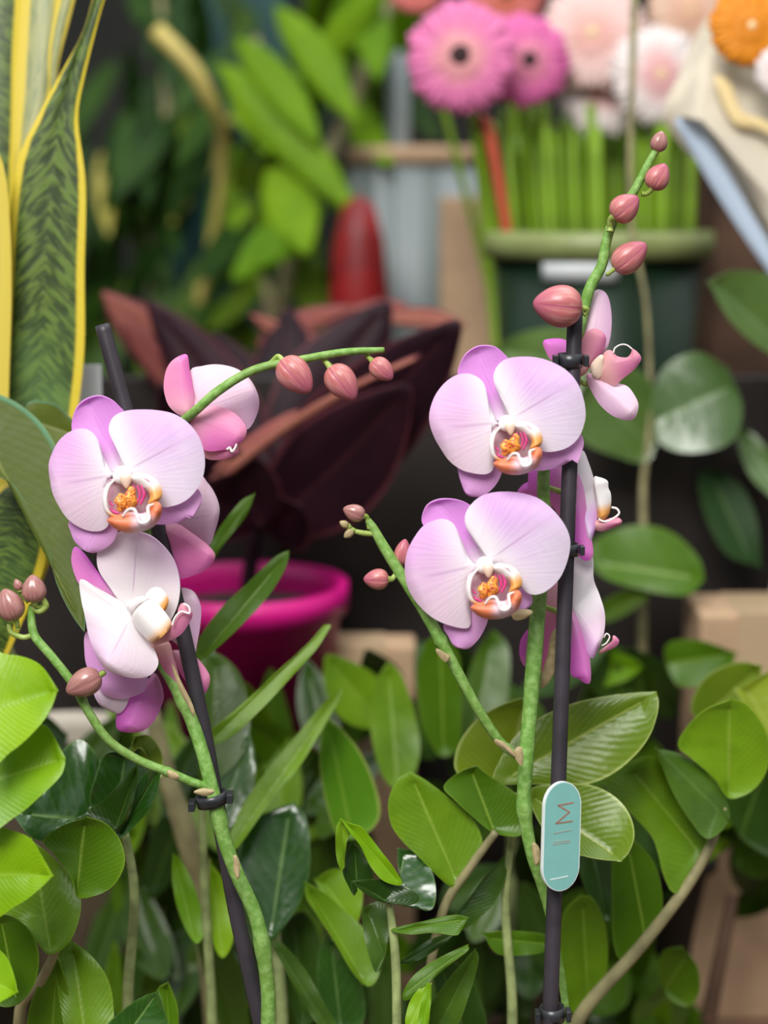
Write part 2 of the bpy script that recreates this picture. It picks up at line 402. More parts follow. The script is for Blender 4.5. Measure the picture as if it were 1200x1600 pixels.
m_wall = plain('wall_dark', (.012, .012, .008), .8, .5, 4)
m_floor = plain('floor_concrete', (.10, .09, .08), .8, .2, 6)
m_buck = plain('bucket_green', (.006, .022, .009), .35, .15, 20)
m_rim = plain('bucket_rim_olive', (.24, .28, .10), .4, .15, 20)
m_label = plain('label_white', (.86, .90, .92), .4, .03, 40)
g = G('brushed_steel'); tcn = g.new('ShaderNodeTexCoord'); sp = g.new('ShaderNodeSeparateXYZ'); g.t.links.new(tcn.outputs['Object'], sp.inputs[0])
n_ = g.noise(1.0, 3, g.vec(g.math('MULTIPLY', sp.outputs[0], 30.0), 0.0, 0.0))
m_steel = g.done(g.mix(g.step(n_, .4, .6), (.13, .16, .15), (.38, .42, .44)), .5, .3, metal=.0)
m_red = plain('red_velvet', (.22, .002, .004), .5, .3, 30)
m_gst = plain('gerbera_stem', (.21, .37, .006), .4, .2, 20, trans=.15)
m_paper = plain('paper_cream', (.80, .72, .58), .5, .12, 9, trans=.2)
m_blue = plain('paper_blue_edge', (.50, .60, .74), .45, .06, 9)
m_peachy = plain('ribbon_pale_yellow', (.80, .62, .30), .5, .1)
m_tealp = plain('panel_teal', (.003, .055, .05), .6, .2, 6)
m_brown = plain('brown_fill', (.12, .06, .035), .7, .4, 14)

# ---------------------------------------------------------------- setting
box('floor', None, (-2.2, -.6, -.93), (2.2, 3.2, -.9), m_floor, 0)['kind'] = 'structure'
box('wall_back', None, (-2.2, 3.1, -.9), (2.2, 3.2, 2.4), m_wall, 0)['kind'] = 'structure'
t = thing('display_table', 'long brown wooden table under all the potted plants', 'table', (0, 1.5, -.9))
box('tabletop', t, (-1.5, .45, -.04), (1.5, 2.9, 0), m_wood, .004)
for x in (-1.4, 1.4):
    for y in (.55, 2.8): box('leg', t, (x-.04, y-.04, -.9), (x+.04, y+.04, -.04), m_wood, .004)
t = thing('display_shelf', 'dark low shelf behind the pink pot carrying the bucket', 'shelf', (.2, 1.8, 0))
SH = .30
box('shelf_board', t, (-1.45, 1.36, SH-.02), (1.45, 2.85, SH), m_dark, .003)
box('front_panel', t, (-1.45, 1.345, 0), (1.45, 1.36, .47), m_dark, .002)
for x in (-1.4, 0, 1.4): box('upright', t, (x-.02, 1.38, 0), (x+.02, 2.8, SH-.02), m_dark, .002)

# ---------------------------------------------------------------- pots helper
def pot(loc, r, h, mat, label, rimh=.012, soil=True, cat='pot', name='plant_pot', group=None):
    t = thing(name, label, cat, loc, group)
    rb = r*.74
    lathe('pot_body', t, loc, [(0, 0), (rb, 0), (r*.96, h-rimh), (r*1.04, h-rimh), (r*1.04, h), (r*.96, h), (r*.93, h-.012), (r*.93, h-.015), (r*.9, h-.03), (rb*.95, .004), (0, .004)], mat)
    if soil: lathe('soil', t, (loc[0], loc[1], loc[2]+h-.022), [(0, .003), (r*.5, .004), (r*.92, 0), (r*.9, -.004), (0, -.004)], m_soil)
    return t
def below(px, py, d, h=.12):
    p = P(px, py, d); return Vector((p.x, p.y, h))

# ---------------------------------------------------------------- ORCHIDS
c1 = K(60, 500, 3.158); c2 = K(60, 800, 3.158); c3 = K(620, 520, 3.158); c4 = K(620, 740, 3.158); c5 = K(820, 190, 3.264)
def front_flower(orchid, c, ctr, D, dors, L, R, LR, LL, sc, stalk):
    """face-on bloom: three sepals behind, two petals, column and lobed lip; ctr in crop units"""
    k0 = c([ctr[0], ctr[1]])[0]
    fl = stem('flower', orchid, [(k0[0]+4, k0[1]+4, D+.004, 14), (k0[0]+6, k0[1]+8, D+.010, 9), (k0[0]+(stalk[0]-k0[0])*.5, k0[1]+(stalk[1]-k0[1])*.5, D+.022, 7), (stalk[0], stalk[1], stalk[2], 8)], m_stemY)
    dors = c(dors); L = c(L); R = c(R); LR = c(LR); LL = c(LL)
    def cen(p): return (sum(a for a, b in p)/len(p), sum(b for a, b in p)/len(p))
    def far(p): return max(p, key=lambda q: (q[0]-k0[0])**2+(q[1]-k0[1])**2)
    def tipdir(p, f=1.85):
        q = cen(p); return (k0[0]+(q[0]-k0[0])*f, k0[1]+(q[1]-k0[1])*f)
    blade('sepal', fl, dors, [k0, tipdir(dors)], D+.004, D+.009, m_sep, bulge=-.002, fold=.0015, th=.0007, N=64)
    blade('sepal', fl, LL, [k0, tipdir(LL)], D+.004, D+.007, m_sepLow, bulge=.002, th=.0007)
    blade('sepal', fl, LR, [k0, tipdir(LR)], D+.004, D+.007, m_sepLow, bulge=.002, th=.0007)
    blade('petal', fl, L, [k0, tipdir(L)], D+.0, D+.001, m_petL, perp=True, bulge=.004, fold=.0008, wave=.0012, wn=3, th=.0007, N=84, rings=9)
    blade('petal', fl, R, [k0, tipdir(R)], D+.0, D-.001, m_petR, perp=True, bulge=.004, fold=.0008, wave=.0012, wn=3, th=.0007, N=84, rings=9)
    q = K(k0[0], k0[1], 3.158/sc)
    def T(flat, ds): return [P(a, b, D-z) for (a, b), z in zip(q(flat), ds)]
    u = D/F/3.158*sc
    blade('lip_throat', fl, q([-55, 30, 0, 20, 60, 10, 130, 40, 150, 110, 110, 170, 40, 205, -30, 200, -65, 150, -72, 80]), q([0, 20, 40, 190]), D-.004, D-.004, m_throat, bulge=-.005)
    tube('side_lobe', fl, T([-30, 28, -62, 60, -74, 110, -66, 160, -40, 185, 0, 190], [.006, .011, .013, .013, .013, .012]), [12*u, 20*u, 19*u, 17*u, 13*u, 5*u], m_lobe, flat=.5)
    blade('side_lobe', fl, q([35, 20, 60, 0, 100, 2, 145, 22, 173, 60, 176, 100, 150, 128, 118, 135, 128, 100, 110, 66, 70, 48]), q([40, 20, 120, 25, 150, 118]), D-.007, D-.013, m_lobe, bulge=.003, inset=.05)
    blade('lip', fl, q([-62, 205, -20, 185, 40, 172, 90, 178, 120, 160, 135, 130, 165, 128, 176, 160, 162, 205, 135, 235, 80, 256, 20, 258, -30, 240]), q([-55, 210, 50, 222, 130, 200, 158, 145]), D-.013, D-.016, m_mid, bulge=.004, wave=.0006, wn=5)
    blob('callus', fl, T([-2, 128], [.010])[0], (0, 0, 1), 42*u, 20*u, 26*u, m_callus, lump=.25)
    blob('callus', fl, T([40, 112], [.011])[0], (.1, 0, 1), 56*u, 24*u, 26*u, m_callus, lump=.25)
    for a, r in (([68, 52, 82, 92, 66, 140], 4), ([84, 50, 100, 92, 82, 138], 5), ([52, 48, 58, 80, 54, 108], 3), ([-48, 150, -34, 168, -10, 176], 5), ([-52, 120, -46, 134, -34, 142], 4)):
        tube('lip_stripe', fl, T(a, [.0098, .0102, .0108]), [r*.8*u, r*1.7*u, r*.8*u], m_stripe, seg=8)
    tube('tendril', fl, T([5, 190, 30, 160, 55, 158, 68, 185, 78, 214, 105, 216, 122, 200, 118, 172, 118, 145, 142, 134], [.017, .019, .021, .022, .022, .022, .022, .021, .020, .019]), [5*u]+[7*u]*8+[3*u], m_tend, n=50, seg=8)
    blob('column', fl, T([2, 6], [.006])[0], (.2, -.6, -.8), 42*u, 34*u, 42*u, m_lipw, taper=-.1)
    blob('anther_cap', fl, T([20, 32], [.011])[0], (.1, -.3, -1), 34*u, 20*u, 24*u, m_anther, taper=.45)
    return fl
def petal(fl, c, pts, base, tip, D, d2, mat, **kw):
    kw.setdefault('bulge', .003); kw.setdefault('th', .0006); kw['bulge'] *= .7
    return blade(kw.pop('name', 'petal'), fl, c(pts), [c(list(base))[0], c(list(tip))[0]], D, d2, mat, **kw)
def bud(orchid, cx, cy, lx, ly, ln, wd, d, mat, sx_, sy_, sd=None, knob=5):
    """cx,cy centre px; lx,ly direction of the tip; length and width px; joined to stem at sx,sy"""
    v = Vector((lx, ly)).normalized(); g = P(cx+v.x*20, cy+v.y*20, d-.001)-P(cx, cy, d); u = d/F
    b = blob('bud', orchid, P(cx, cy, d), g, ln/2*u, wd/2*u*.96, wd/2*u, mat, seams=3, seg=36, rg=18, taper=.16)
    ex, ey = cx-v.x*ln*.42, cy-v.y*ln*.42
    sd = sd or d+.002
    mx, my = ex-v.x*ln*.18, ey-v.y*ln*.18
    stem('bud_stalk', b, [(sx_, sy_, sd, knob*1.5), ((sx_+mx)/2, (sy_+my)/2+2, sd, knob*1.2), (mx, my, (d+sd)/2, knob*1.3), (ex, ey, d, knob*1.8)], m_stemY, seg=8)
    return b

# --- left orchid
DL = .885
lo = thing('moth_orchid', 'left pink moth orchid on its leaning black stake, top spray arching right', 'orchid', below(415, 1600, .90, .09))
bb = below(415, 1600, .90, .09)
def px_of(v):  # inverse of P for rows that leave the picture
    dy, dz = v.y, v.z-CAMZ; d = dy*math.cos(PITCH)-dz*math.sin(PITCH); up = dy*math.sin(PITCH)+dz*math.cos(PITCH)
    return (600+v.x/d*F, 800-up/d*F, d)
b3 = px_of(bb)
stem('flower_stem', lo, [(b3[0], b3[1], b3[2], 24), (419, 1620, .90, 24), (418, 1540, .897, 23), (402, 1440, .893, 23), (370, 1365, .89, 23), (350, 1310, .888, 23), (332, 1235, .887, 22), (316, 1175, .888, 21), (297, 1120, .89, 21), (270, 1065, .892, 20), (246, 1018, .897, 18), (232, 930, .912, 16), (228, 830, .915, 16), (230, 740, .915, 15), (262, 680, .908, 15), (302, 645, .885, 15), (345, 608, .880, 15), (400, 577, .88, 14), (470, 562, .88, 13), (540, 550, .882, 12), (600, 547, .886, 9)], m_stem, n=150, knots=(.13, .27, .42))
stem('flower_branch', lo, [(332, 1232, .887, 13), (300, 1222, .884, 14), (262, 1206, .88, 14), (215, 1187, .878, 14), (170, 1157, .876, 14), (140, 1115, .875, 14), (115, 1070, .875, 14), (80, 1025, .876, 14), (55, 995, .877, 14), (49, 968, .878, 13), (50, 945, .878, 9)], m_stem, n=70, knots=(.2, .55))
# papery bracts on the stem
for (pts, ax) in (([302, 1120, 296, 1105, 282, 1080, 268, 1035, 280, 1060, 300, 1100, 304, 1115], [268, 1035, 303, 1120]), ([372, 1372, 366, 1355, 366, 1336, 373, 1345, 374, 1365], [366, 1336, 373, 1372]), ([372, 1374, 366, 1362, 366, 1350, 372, 1360], [367, 1350, 372, 1373]), ([303, 1238, 318, 1232, 335, 1236, 322, 1243], [303, 1238, 335, 1237]), ([262, 1204, 274, 1207, 280, 1216, 266, 1215], [262, 1208, 280, 1213])):
    blade('bract', lo, PX(pts), PX(ax), .872, .872, m_bract, bulge=.001, th=.0006, N=28, rings=3)
front_flower(lo, c1, (410, 758), .868,
    [165, 545, 168, 490, 190, 430, 235, 390, 300, 373, 360, 392, 400, 428, 425, 458, 420, 520, 400, 600, 410, 690, 410, 740, 370, 752, 335, 715, 300, 650, 240, 600, 190, 580],
    [365, 755, 325, 690, 305, 630, 285, 580, 250, 545, 205, 536, 150, 555, 100, 600, 65, 670, 53, 720, 60, 790, 75, 860, 110, 930, 150, 985, 210, 1025, 270, 1042, 320, 1035, 347, 1005, 345, 950, 335, 890, 335, 830, 355, 780],
    [415, 745, 405, 680, 380, 610, 352, 560, 350, 520, 375, 475, 430, 450, 500, 443, 590, 447, 670, 465, 740, 510, 790, 575, 815, 650, 820, 720, 805, 790, 770, 850, 720, 895, 660, 918, 610, 920, 550, 880, 490, 820, 435, 775],
    [480, 860, 560, 830, 700, 800, 780, 830, 805, 870, 795, 920, 750, 970, 680, 1000, 600, 1008, 550, 995, 490, 930],
    [400, 860, 430, 920, 420, 990, 395, 1030, 370, 1090, 320, 1130, 270, 1147, 220, 1130, 180, 1090, 160, 1040, 150, 1000, 200, 940, 300, 870, 360, 840], 1.12, (232, 820, .913))
# bloom below it, turned to the side
fl = stem('flower', lo, [(215, 945, .878, 10), (225, 960, .888, 8), (238, 985, .902, 8)], m_stemY)
petal(fl, c2, [385, 425, 330, 350, 280, 280, 230, 210, 188, 172, 170, 190, 165, 250, 185, 320, 210, 360, 300, 400], (385, 430), (180, 190), .885, .892, m_mag, bulge=.002, name='sepal')
petal(fl, c2, [232, 600, 228, 680, 240, 760, 290, 850, 330, 900, 400, 922, 470, 908, 520, 885, 540, 840, 530, 790, 450, 690, 350, 620, 280, 580], (440, 560), (330, 880), .887, .890, m_sepLow, name='sepal')
petal(fl, c2, [272, 880, 300, 945, 350, 978, 400, 992, 440, 940, 450, 860, 380, 830, 300, 830], (440, 800), (330, 980), .892, .895, m_white, name='sepal')
petal(fl, c2, [430, 462, 400, 440, 350, 370, 303, 300, 288, 240, 298, 170, 340, 122, 410, 98, 480, 98, 550, 115, 620, 170, 670, 240, 695, 320, 698, 400, 680, 480, 640, 540, 570, 520, 500, 480], (460, 470), (490, 100), .880, .876, m_white, bulge=-.005, N=80, wave=.0005)
petal(fl, c2, [207, 332, 210, 420, 232, 520, 250, 610, 285, 700, 330, 770, 400, 802, 480, 818, 550, 805, 588, 760, 585, 715, 550, 640, 490, 540, 430, 460, 350, 410, 270, 365], (470, 500), (330, 760), .874, .866, m_white, bulge=.007, N=80, wave=.0005)
petal(fl, c2, [550, 655, 640, 640, 665, 720, 690, 800, 706, 892, 670, 870, 635, 810, 600, 740], (600, 640), (700, 880), .889, .892, m_rose, name='sepal')
petal(fl, c2, [530, 415, 560, 378, 600, 375, 632, 410, 640, 445, 618, 492, 580, 465, 540, 440], (540, 420), (620, 480), .872, .872, m_lobe, bulge=.003, name='side_lobe')
petal(fl, c2, [432, 462, 470, 430, 520, 418, 540, 440, 500, 470, 465, 510], (440, 465), (530, 425), .870, .868, m_lipw, bulge=.004, name='column')
petal(fl, c2, [465, 520, 490, 475, 540, 438, 575, 445, 620, 490, 655, 552, 620, 605, 560, 640, 520, 610, 485, 570], (480, 470), (640, 640), .866, .864, m_lobe, bulge=.007, name='side_lobe')
petal(fl, c2, [560, 640, 600, 612, 650, 580, 680, 530, 695, 470, 715, 450, 745, 480, 760, 505, 735, 560, 700, 605, 650, 632, 600, 650, 560, 668], (560, 650), (740, 480), .868, .866, m_rose, bulge=.003, name='lip')
tube('tendril', fl, [P(*c2([a, b])[0], .862) for a, b in ((660, 560), (675, 520), (705, 492), (745, 500), (742, 468), (715, 452))], [.0005]*6, m_tend, seg=8)
# back view bloom on the arch
fl = stem('flower', lo, [(293, 650, .888, 12), (296, 648, .893, 10), (303, 644, .889, 8)], m_stemY)
petal(fl, c1, [725, 170, 738, 190, 745, 250, 760, 330, 768, 410, 750, 465, 710, 475, 650, 430, 625, 370, 620, 310, 635, 240, 670, 195], (735, 470), (700, 180), .893, .896, m_back, bulge=.003, name='sepal', fold=-.001)
petal(fl, c1, [750, 250, 810, 228, 880, 220, 960, 235, 1020, 270, 1065, 330, 1087, 400, 1075, 470, 1030, 540, 960, 510, 860, 480, 760, 480, 740, 420, 755, 350], (745, 460), (1080, 340), .897, .902, m_backL, bulge=.006, N=72)
petal(fl, c1, [750, 505, 790, 450, 850, 425, 920, 438, 980, 470, 1025, 535, 1010, 590, 960, 625, 880, 645, 820, 640, 785, 590], (745, 480), (1000, 580), .893, .890, m_back, bulge=.004, name='sepal')
petal(fl, c1, [815, 635, 880, 640, 950, 625, 978, 612, 982, 662, 930, 682, 870, 690, 825, 678], (820, 640), (980, 650), .898, .893, m_rose, bulge=.003, name='lip')
tube('tendril', fl, [P(*c1([a, b])[0], .889) for a, b in ((930, 640), (945, 630), (955, 650), (972, 628), (978, 612))], [.0006]*5, m_tend, seg=8)
# back view bloom right of the stake
fl = stem('flower', lo, [(250, 820, .905, 12), (240, 800, .912, 9), (231, 790, .915, 8)], m_stemY)
petal(fl, c1, [790, 770, 830, 800, 865, 850, 888, 910, 890, 960, 870, 1040, 840, 1112, 780, 1100, 680, 1040, 620, 980, 680, 860], (600, 1000), (890, 960), .908, .912, m_backL, bulge=.006, N=72)
petal(fl, c2, [575, 60, 680, 58, 750, 100, 830, 160, 868, 205, 866, 235, 840, 272, 790, 302, 700, 330, 665, 300, 620, 200, 585, 120], (570, 60), (865, 225), .902, .899, m_back, bulge=.004, name='sepal', fold=-.001)
# bloom low behind the stake
fl = stem('flower', lo, [(262, 1010, .902, 12), (256, 1015, .902, 9), (250, 1020, .9, 8)], m_stemY)
petal(fl, c2, [700, 380, 730, 378, 770, 400, 800, 470, 797, 560, 782, 650, 768, 705, 720, 680, 660, 600, 640, 500, 660, 420], (640, 650), (780, 420), .908, .912, m_backL, bulge=.004)
petal(fl, c2, [660, 690, 740, 695, 790, 730, 835, 790, 845, 830, 830, 880, 800, 910, 760, 880, 700, 790], (640, 660), (825, 860), .904, .904, m_back, bulge=.004, name='sepal')
petal(fl, c2, [385, 1050, 390, 980, 410, 920, 460, 870, 540, 830, 570, 795, 600, 840, 617, 910, 600, 970, 570, 1030, 520, 1075, 460, 1087, 400, 1077], (590, 790), (440, 1075), .903, .897, m_mag, bulge=.005, name='sepal', fold=-.001)
# buds of the arch and of the left branch
bud(lo, 461, 586, .45, .5, 66, 52, .879, m_bud, 412, 572, knob=6)
bud(lo, 534, 597, .55, .7, 62, 48, .881, m_bud, 506, 560, knob=7)
bud(lo, 596, 577, .65, .6, 42, 34, .885, m_bud, 572, 551, knob=6)
bud(lo, 132, 1067, -.7, .35, 56, 44, .868, m_budB, 160, 1048, sd=.872, knob=6)
bud(lo, 53, 921, -.1, -1, 42, 38, .874, m_budB, 70, 945, sd=.877, knob=7)
bud(lo, 16, 946, -.35, -.9, 50, 42, .874, m_budB, 28, 985, sd=.877, knob=6)
bud(lo, 28, 914, -.3, -.7, 18, 14, .878, m_budB, 45, 940, knob=6)
stem('flower_branch', lo, [(52, 992, .877, 9), (36, 996, .877, 9), (18, 988, .877, 9), (14, 975, .876, 8)], m_stemY)
stem('flower_branch', lo, [(50, 950, .878, 10), (62, 955, .877, 10), (72, 947, .876, 10), (66, 935, .875, 9)], m_stemY)

# --- right orchid
ro = thing('moth_orchid', 'right pink moth orchid tied to the upright black stake with the teal tag', 'orchid', below(882, 1600, .90, .09))
b3 = px_of(below(882, 1600, .90, .09))
stem('flower_stem', ro, [(b3[0], b3[1], b3[2], 12), (884, 1620, .90, 12), (880, 1545, .898, 12), (866, 1465, .894, 12), (850, 1395, .89, 16), (830, 1330, .886, 20), (819, 1260, .884, 22), (822, 1190, .884, 24), (829, 1100, .886, 25), (836, 1010, .889, 26), (843, 930, .893, 24), (856, 850, .897, 20), (849, 765, .897, 20), (856, 690, .899, 19), (885, 600, .902, 17), (905, 520, .900, 17), (920, 455, .897, 18), (940, 415, .896, 17), (948, 375, .895, 16), (962, 338, .894, 15), (990, 300, .893, 14), (1010, 262, .892, 13), (1026, 232, .892, 10)], m_stem, n=160, knots=(.27, .87))
stem('flower_branch', ro, [(822, 1192, .884, 12), (803, 1178, .882, 13), (778, 1155, .879, 15), (745, 1105, .875, 16), (715, 1050, .873, 17), (688, 1000, .872, 19), (660, 950, .872, 19), (625, 895, .873, 18), (600, 855, .874, 17), (583, 825, .875, 14), (574, 812, .875, 10)], m_stem, n=80, knots=(.15, .5))
for (pts, ax) in (([774, 1155, 790, 1162, 803, 1176, 806, 1184, 790, 1172, 775, 1162], [774, 1155, 806, 1182]), ([682, 1014, 694, 1020, 703, 1026, 696, 1034, 684, 1022], [682, 1015, 702, 1028]), ([832, 1318, 842, 1325, 843, 1345, 836, 1350], [834, 1318, 840, 1350]), ([804, 1172, 815, 1168, 816, 1196, 806, 1186], [806, 1176, 815, 1184]), ([800, 955, 820, 952, 832, 956, 820, 966, 804, 968], [800, 960, 832, 960])):
    blade('bract', ro, PX(pts), PX(ax), .866, .866, m_bract, bulge=.001, th=.0006, N=28, rings=3)
front_flower(ro, c3, (540, 440), .865,
    [300, 205, 310, 160, 340, 105, 390, 70, 440, 62, 490, 72, 535, 110, 560, 145, 560, 220, 548, 320, 548, 400, 540, 425, 510, 435, 480, 425, 440, 380, 380, 320, 320, 260],
    [500, 455, 488, 430, 455, 360, 440, 290, 425, 245, 390, 215, 345, 202, 290, 212, 235, 250, 190, 310, 165, 380, 163, 440, 185, 510, 225, 580, 265, 635, 320, 675, 375, 692, 430, 698, 465, 685, 478, 650, 475, 600, 468, 540, 478, 490],
    [545, 435, 540, 400, 520, 340, 500, 290, 480, 240, 480, 200, 500, 160, 540, 130, 600, 120, 680, 122, 750, 140, 820, 175, 870, 220, 905, 280, 925, 350, 930, 410, 920, 460, 900, 510, 865, 550, 820, 575, 760, 587, 715, 580, 640, 530, 580, 480],
    [560, 510, 640, 470, 760, 460, 860, 470, 905, 497, 920, 530, 915, 570, 880, 612, 820, 650, 760, 672, 700, 680, 660, 670, 600, 620],
    [500, 520, 530, 600, 520, 680, 500, 730, 470, 770, 430, 800, 390, 808, 345, 795, 320, 740, 305, 690, 300, 640, 330, 560, 400, 510, 460, 500], 1.0, (854, 700, .898))
front_flower(ro, c4, (430, 445), .862,
    [125, 245, 128, 200, 150, 155, 195, 130, 250, 124, 310, 132, 360, 155, 385, 190, 400, 250, 420, 310, 432, 380, 435, 430, 400, 450, 365, 425, 320, 370, 240, 320, 160, 280],
    [392, 460, 350, 410, 325, 350, 300, 290, 275, 245, 235, 225, 190, 230, 135, 255, 90, 310, 55, 380, 42, 450, 48, 530, 75, 600, 125, 665, 185, 715, 250, 745, 320, 762, 358, 755, 362, 700, 358, 620, 362, 560, 380, 500],
    [435, 435, 410, 370, 370, 310, 340, 250, 338, 205, 360, 160, 410, 115, 470, 95, 540, 90, 620, 98, 700, 125, 770, 180, 825, 250, 853, 320, 850, 390, 830, 460, 800, 520, 750, 570, 700, 595, 650, 590, 600, 540, 540, 490, 470, 455],
    [470, 520, 560, 540, 640, 580, 667, 615, 655, 655, 600, 685, 545, 695, 500, 640],
    [400, 520, 445, 640, 450, 710, 430, 770, 395, 825, 350, 862, 310, 860, 280, 845, 255, 800, 230, 750, 270, 680, 330, 560], 1.05, (844, 925, .892))
# side bloom by the top clip
fl = stem('flower', ro, [(925, 590, .898, 10), (915, 600, .9, 8), (898, 590, .902, 8)], m_stemY)
petal(fl, c5, [300, 1020, 318, 920, 350, 872, 380, 858, 415, 880, 435, 940, 441, 1030, 430, 1120, 400, 1180, 340, 1220, 290, 1200, 285, 1100], (330, 1260), (385, 870), .902, .905, m_backL, bulge=.004)
petal(fl, c5, [95, 1125, 130, 1110, 200, 1112, 240, 1150, 250, 1200, 180, 1222, 135, 1215, 112, 1180], (260, 1190), (100, 1130), .908, .912, m_mag, bulge=.002)
petal(fl, c5, [290, 1120, 320, 1070, 360, 1057, 400, 1080, 413, 1115, 390, 1180, 340, 1240, 300, 1290, 275, 1290, 280, 1190], (290, 1290), (400, 1080), .896, .894, m_rose, bulge=.003, name='sepal')
petal(fl, c5, [318, 1285, 380, 1300, 450, 1330, 520, 1350, 560, 1400, 578, 1450, 560, 1510, 520, 1522, 450, 1500, 390, 1450, 350, 1390, 322, 1330], (320, 1285), (560, 1500), .897, .890, m_backL, bulge=.003, fold=-.002, name='sepal')
petal(fl, c5, [370, 1300, 385, 1230, 410, 1175, 440, 1168, 470, 1198, 520, 1205, 545, 1180, 552, 1160, 592, 1205, 560, 1260, 500, 1310, 460, 1345, 420, 1330], (390, 1260), (580, 1200), .892, .886, m_rose, bulge=.003, name='lip')
petal(fl, c5, [340, 1240, 380, 1195, 400, 1200, 400, 1260, 380, 1305, 350, 1300], (340, 1290), (400, 1200), .891, .889, m_anther, bulge=.002, name='column')
tube('tendril', fl, [P(*c5([a, b])[0], .888) for a, b in ((452, 1180), (460, 1155), (490, 1138), (520, 1140), (550, 1162))], [.0004]*5, m_tend, seg=8)
# side bloom behind the stake, upper
fl = stem('flower', ro, [(905, 780, .905, 12), (880, 770, .905, 9), (851, 760, .898, 8)], m_stemY)
petal(fl, c3, [600, 795, 625, 750, 660, 730, 655, 680, 740, 660, 810, 655, 830, 760, 815, 905, 770, 860, 700, 835], (850, 780), (610, 780), .912, .917, m_mag, bulge=.004)
petal(fl, c3, [885, 640, 915, 578, 945, 640, 975, 740, 990, 850, 985, 930, 955, 1028, 930, 980, 905, 860, 880, 720], (880, 800), (960, 1000), .905, .897, m_petR, bulge=.004)
petal(fl, c3, [880, 700, 905, 720, 925, 790, 935, 870, 945, 960, 965, 1050, 965, 1105, 935, 1125, 905, 1105, 875, 1060, 865, 850], (870, 760), (945, 1110), .901, .896, m_mag, bulge=.003, name='sepal')
petal(fl, c3, [972, 722, 1000, 715, 1038, 732, 1042, 765, 1055, 800, 1053, 860, 1038, 905, 1000, 925, 985, 850], (975, 740), (1020, 915), .901, .899, m_lobe, bulge=.006, name='side_lobe')
petal(fl, c3, [970, 925, 1010, 930, 1060, 915, 1095, 915, 1108, 938, 1060, 962, 1010, 978, 972, 965], (970, 950), (1105, 935), .900, .896, m_rose, bulge=.003, name='lip')
tube('tendril', fl, [P(*c3([a, b])[0], .896) for a, b in ((995, 920), (1030, 932), (1075, 912), (1097, 890), (1085, 868), (1060, 862))], [.0006]*6, m_tend, seg=8)
# side bloom behind the stake, lower
fl = stem('flower', ro, [(890, 960, .905, 12), (870, 955, .903, 9), (843, 945, .894, 8)], m_stemY)
petal(fl, c4, [870, 430, 900, 410, 940, 400, 968, 420, 970, 520, 1000, 600, 1025, 690, 1020, 790, 990, 870, 962, 913, 935, 870, 890, 780, 850, 600], (860, 640), (1000, 850), .905, .897, m_petL, bulge=.005, wave=.0006)
petal(fl, c4, [850, 690, 880, 700, 915, 780, 948, 900, 956, 1000, 945, 1037, 900, 1012, 855, 968], (860, 690), (945, 1030), .900, .896, m_mag, bulge=.002, fold=-.0015, name='sepal')
petal(fl, c4, [720, 620, 760, 565, 800, 535, 810, 640, 800, 780, 760, 900, 735, 965, 710, 978, 698, 900, 705, 740], (830, 640), (715, 960), .909, .911, m_back, bulge=.003)
petal(fl, c4, [655, 770, 630, 790, 610, 830, 608, 900, 635, 952, 660, 900, 690, 820], (760, 760), (615, 900), .914, .916, m_mag, bulge=.002)
petal(fl, c4, [765, 790, 800, 770, 795, 900, 770, 990, 735, 1045, 712, 1052, 718, 985, 745, 900], (800, 770), (715, 1050), .905, .905, m_bract, bulge=.002, name='bract')
petal(fl, c4, [998, 882, 1030, 865, 1062, 830, 1070, 800, 1095, 825, 1080, 852, 1040, 872, 1005, 888], (998, 880), (1080, 815), .902, .899, m_rose, bulge=.002, name='lip')
tube('tendril', fl, [P(*c4([a, b])[0], .899) for a, b in ((1010, 850), (1035, 835), (1050, 805), (1035, 790), (1020, 810))], [.0004]*5, m_tend, seg=8)
bud(ro, 1030, 222, .25, -1, 31, 27, .891, m_budB, 1018, 246, knob=5)
bud(ro, 1028, 277, .4, -.7, 42, 38, .890, m_bud, 1003, 303, knob=6)
bud(ro, 976, 325, .6, -.5, 48, 44, .884, m_bud, 953, 362, sd=.888, knob=8)
bud(ro, 983, 402, .75, -.6, 60, 46, .889, m_bud, 947, 428, knob=5)
bud(ro, 873, 478, -.9, -.1, 74, 66, .871, m_bud, 912, 492, knob=6)
bud(ro, 554, 801, -.8, -.3, 34, 27, .873, m_budB, 578, 826, knob=6)
bud(ro, 589, 905, -1, .0, 38, 33, .872, m_bud, 622, 890, knob=7)
bud(ro, 629, 864, .2, -1, 40, 26, .876, m_bud, 636, 905, knob=5)
bud(ro, 538, 819, -.7, -.4, 15, 12, .874, m_bract, 562, 832, knob=6)
bud(ro, 545, 834, -.5, .4, 17, 13, .873, m_bract, 562, 832, knob=5)
stem('flower_branch', ro, [(584, 834, .875, 9), (568, 833, .875, 9), (550, 829, .874, 7)], m_stemY)

pot((below(415, 1600, .90).x-.01, below(415, 1600, .9).y+.005, 0), .062, .11, m_beige, 'pale beige pot the left orchid grows in')
pot((below(882, 1600, .90).x-.005, below(882, 1600, .9).y+.005, 0), .062, .11, m_beige, 'pale beige pot the right orchid grows in')

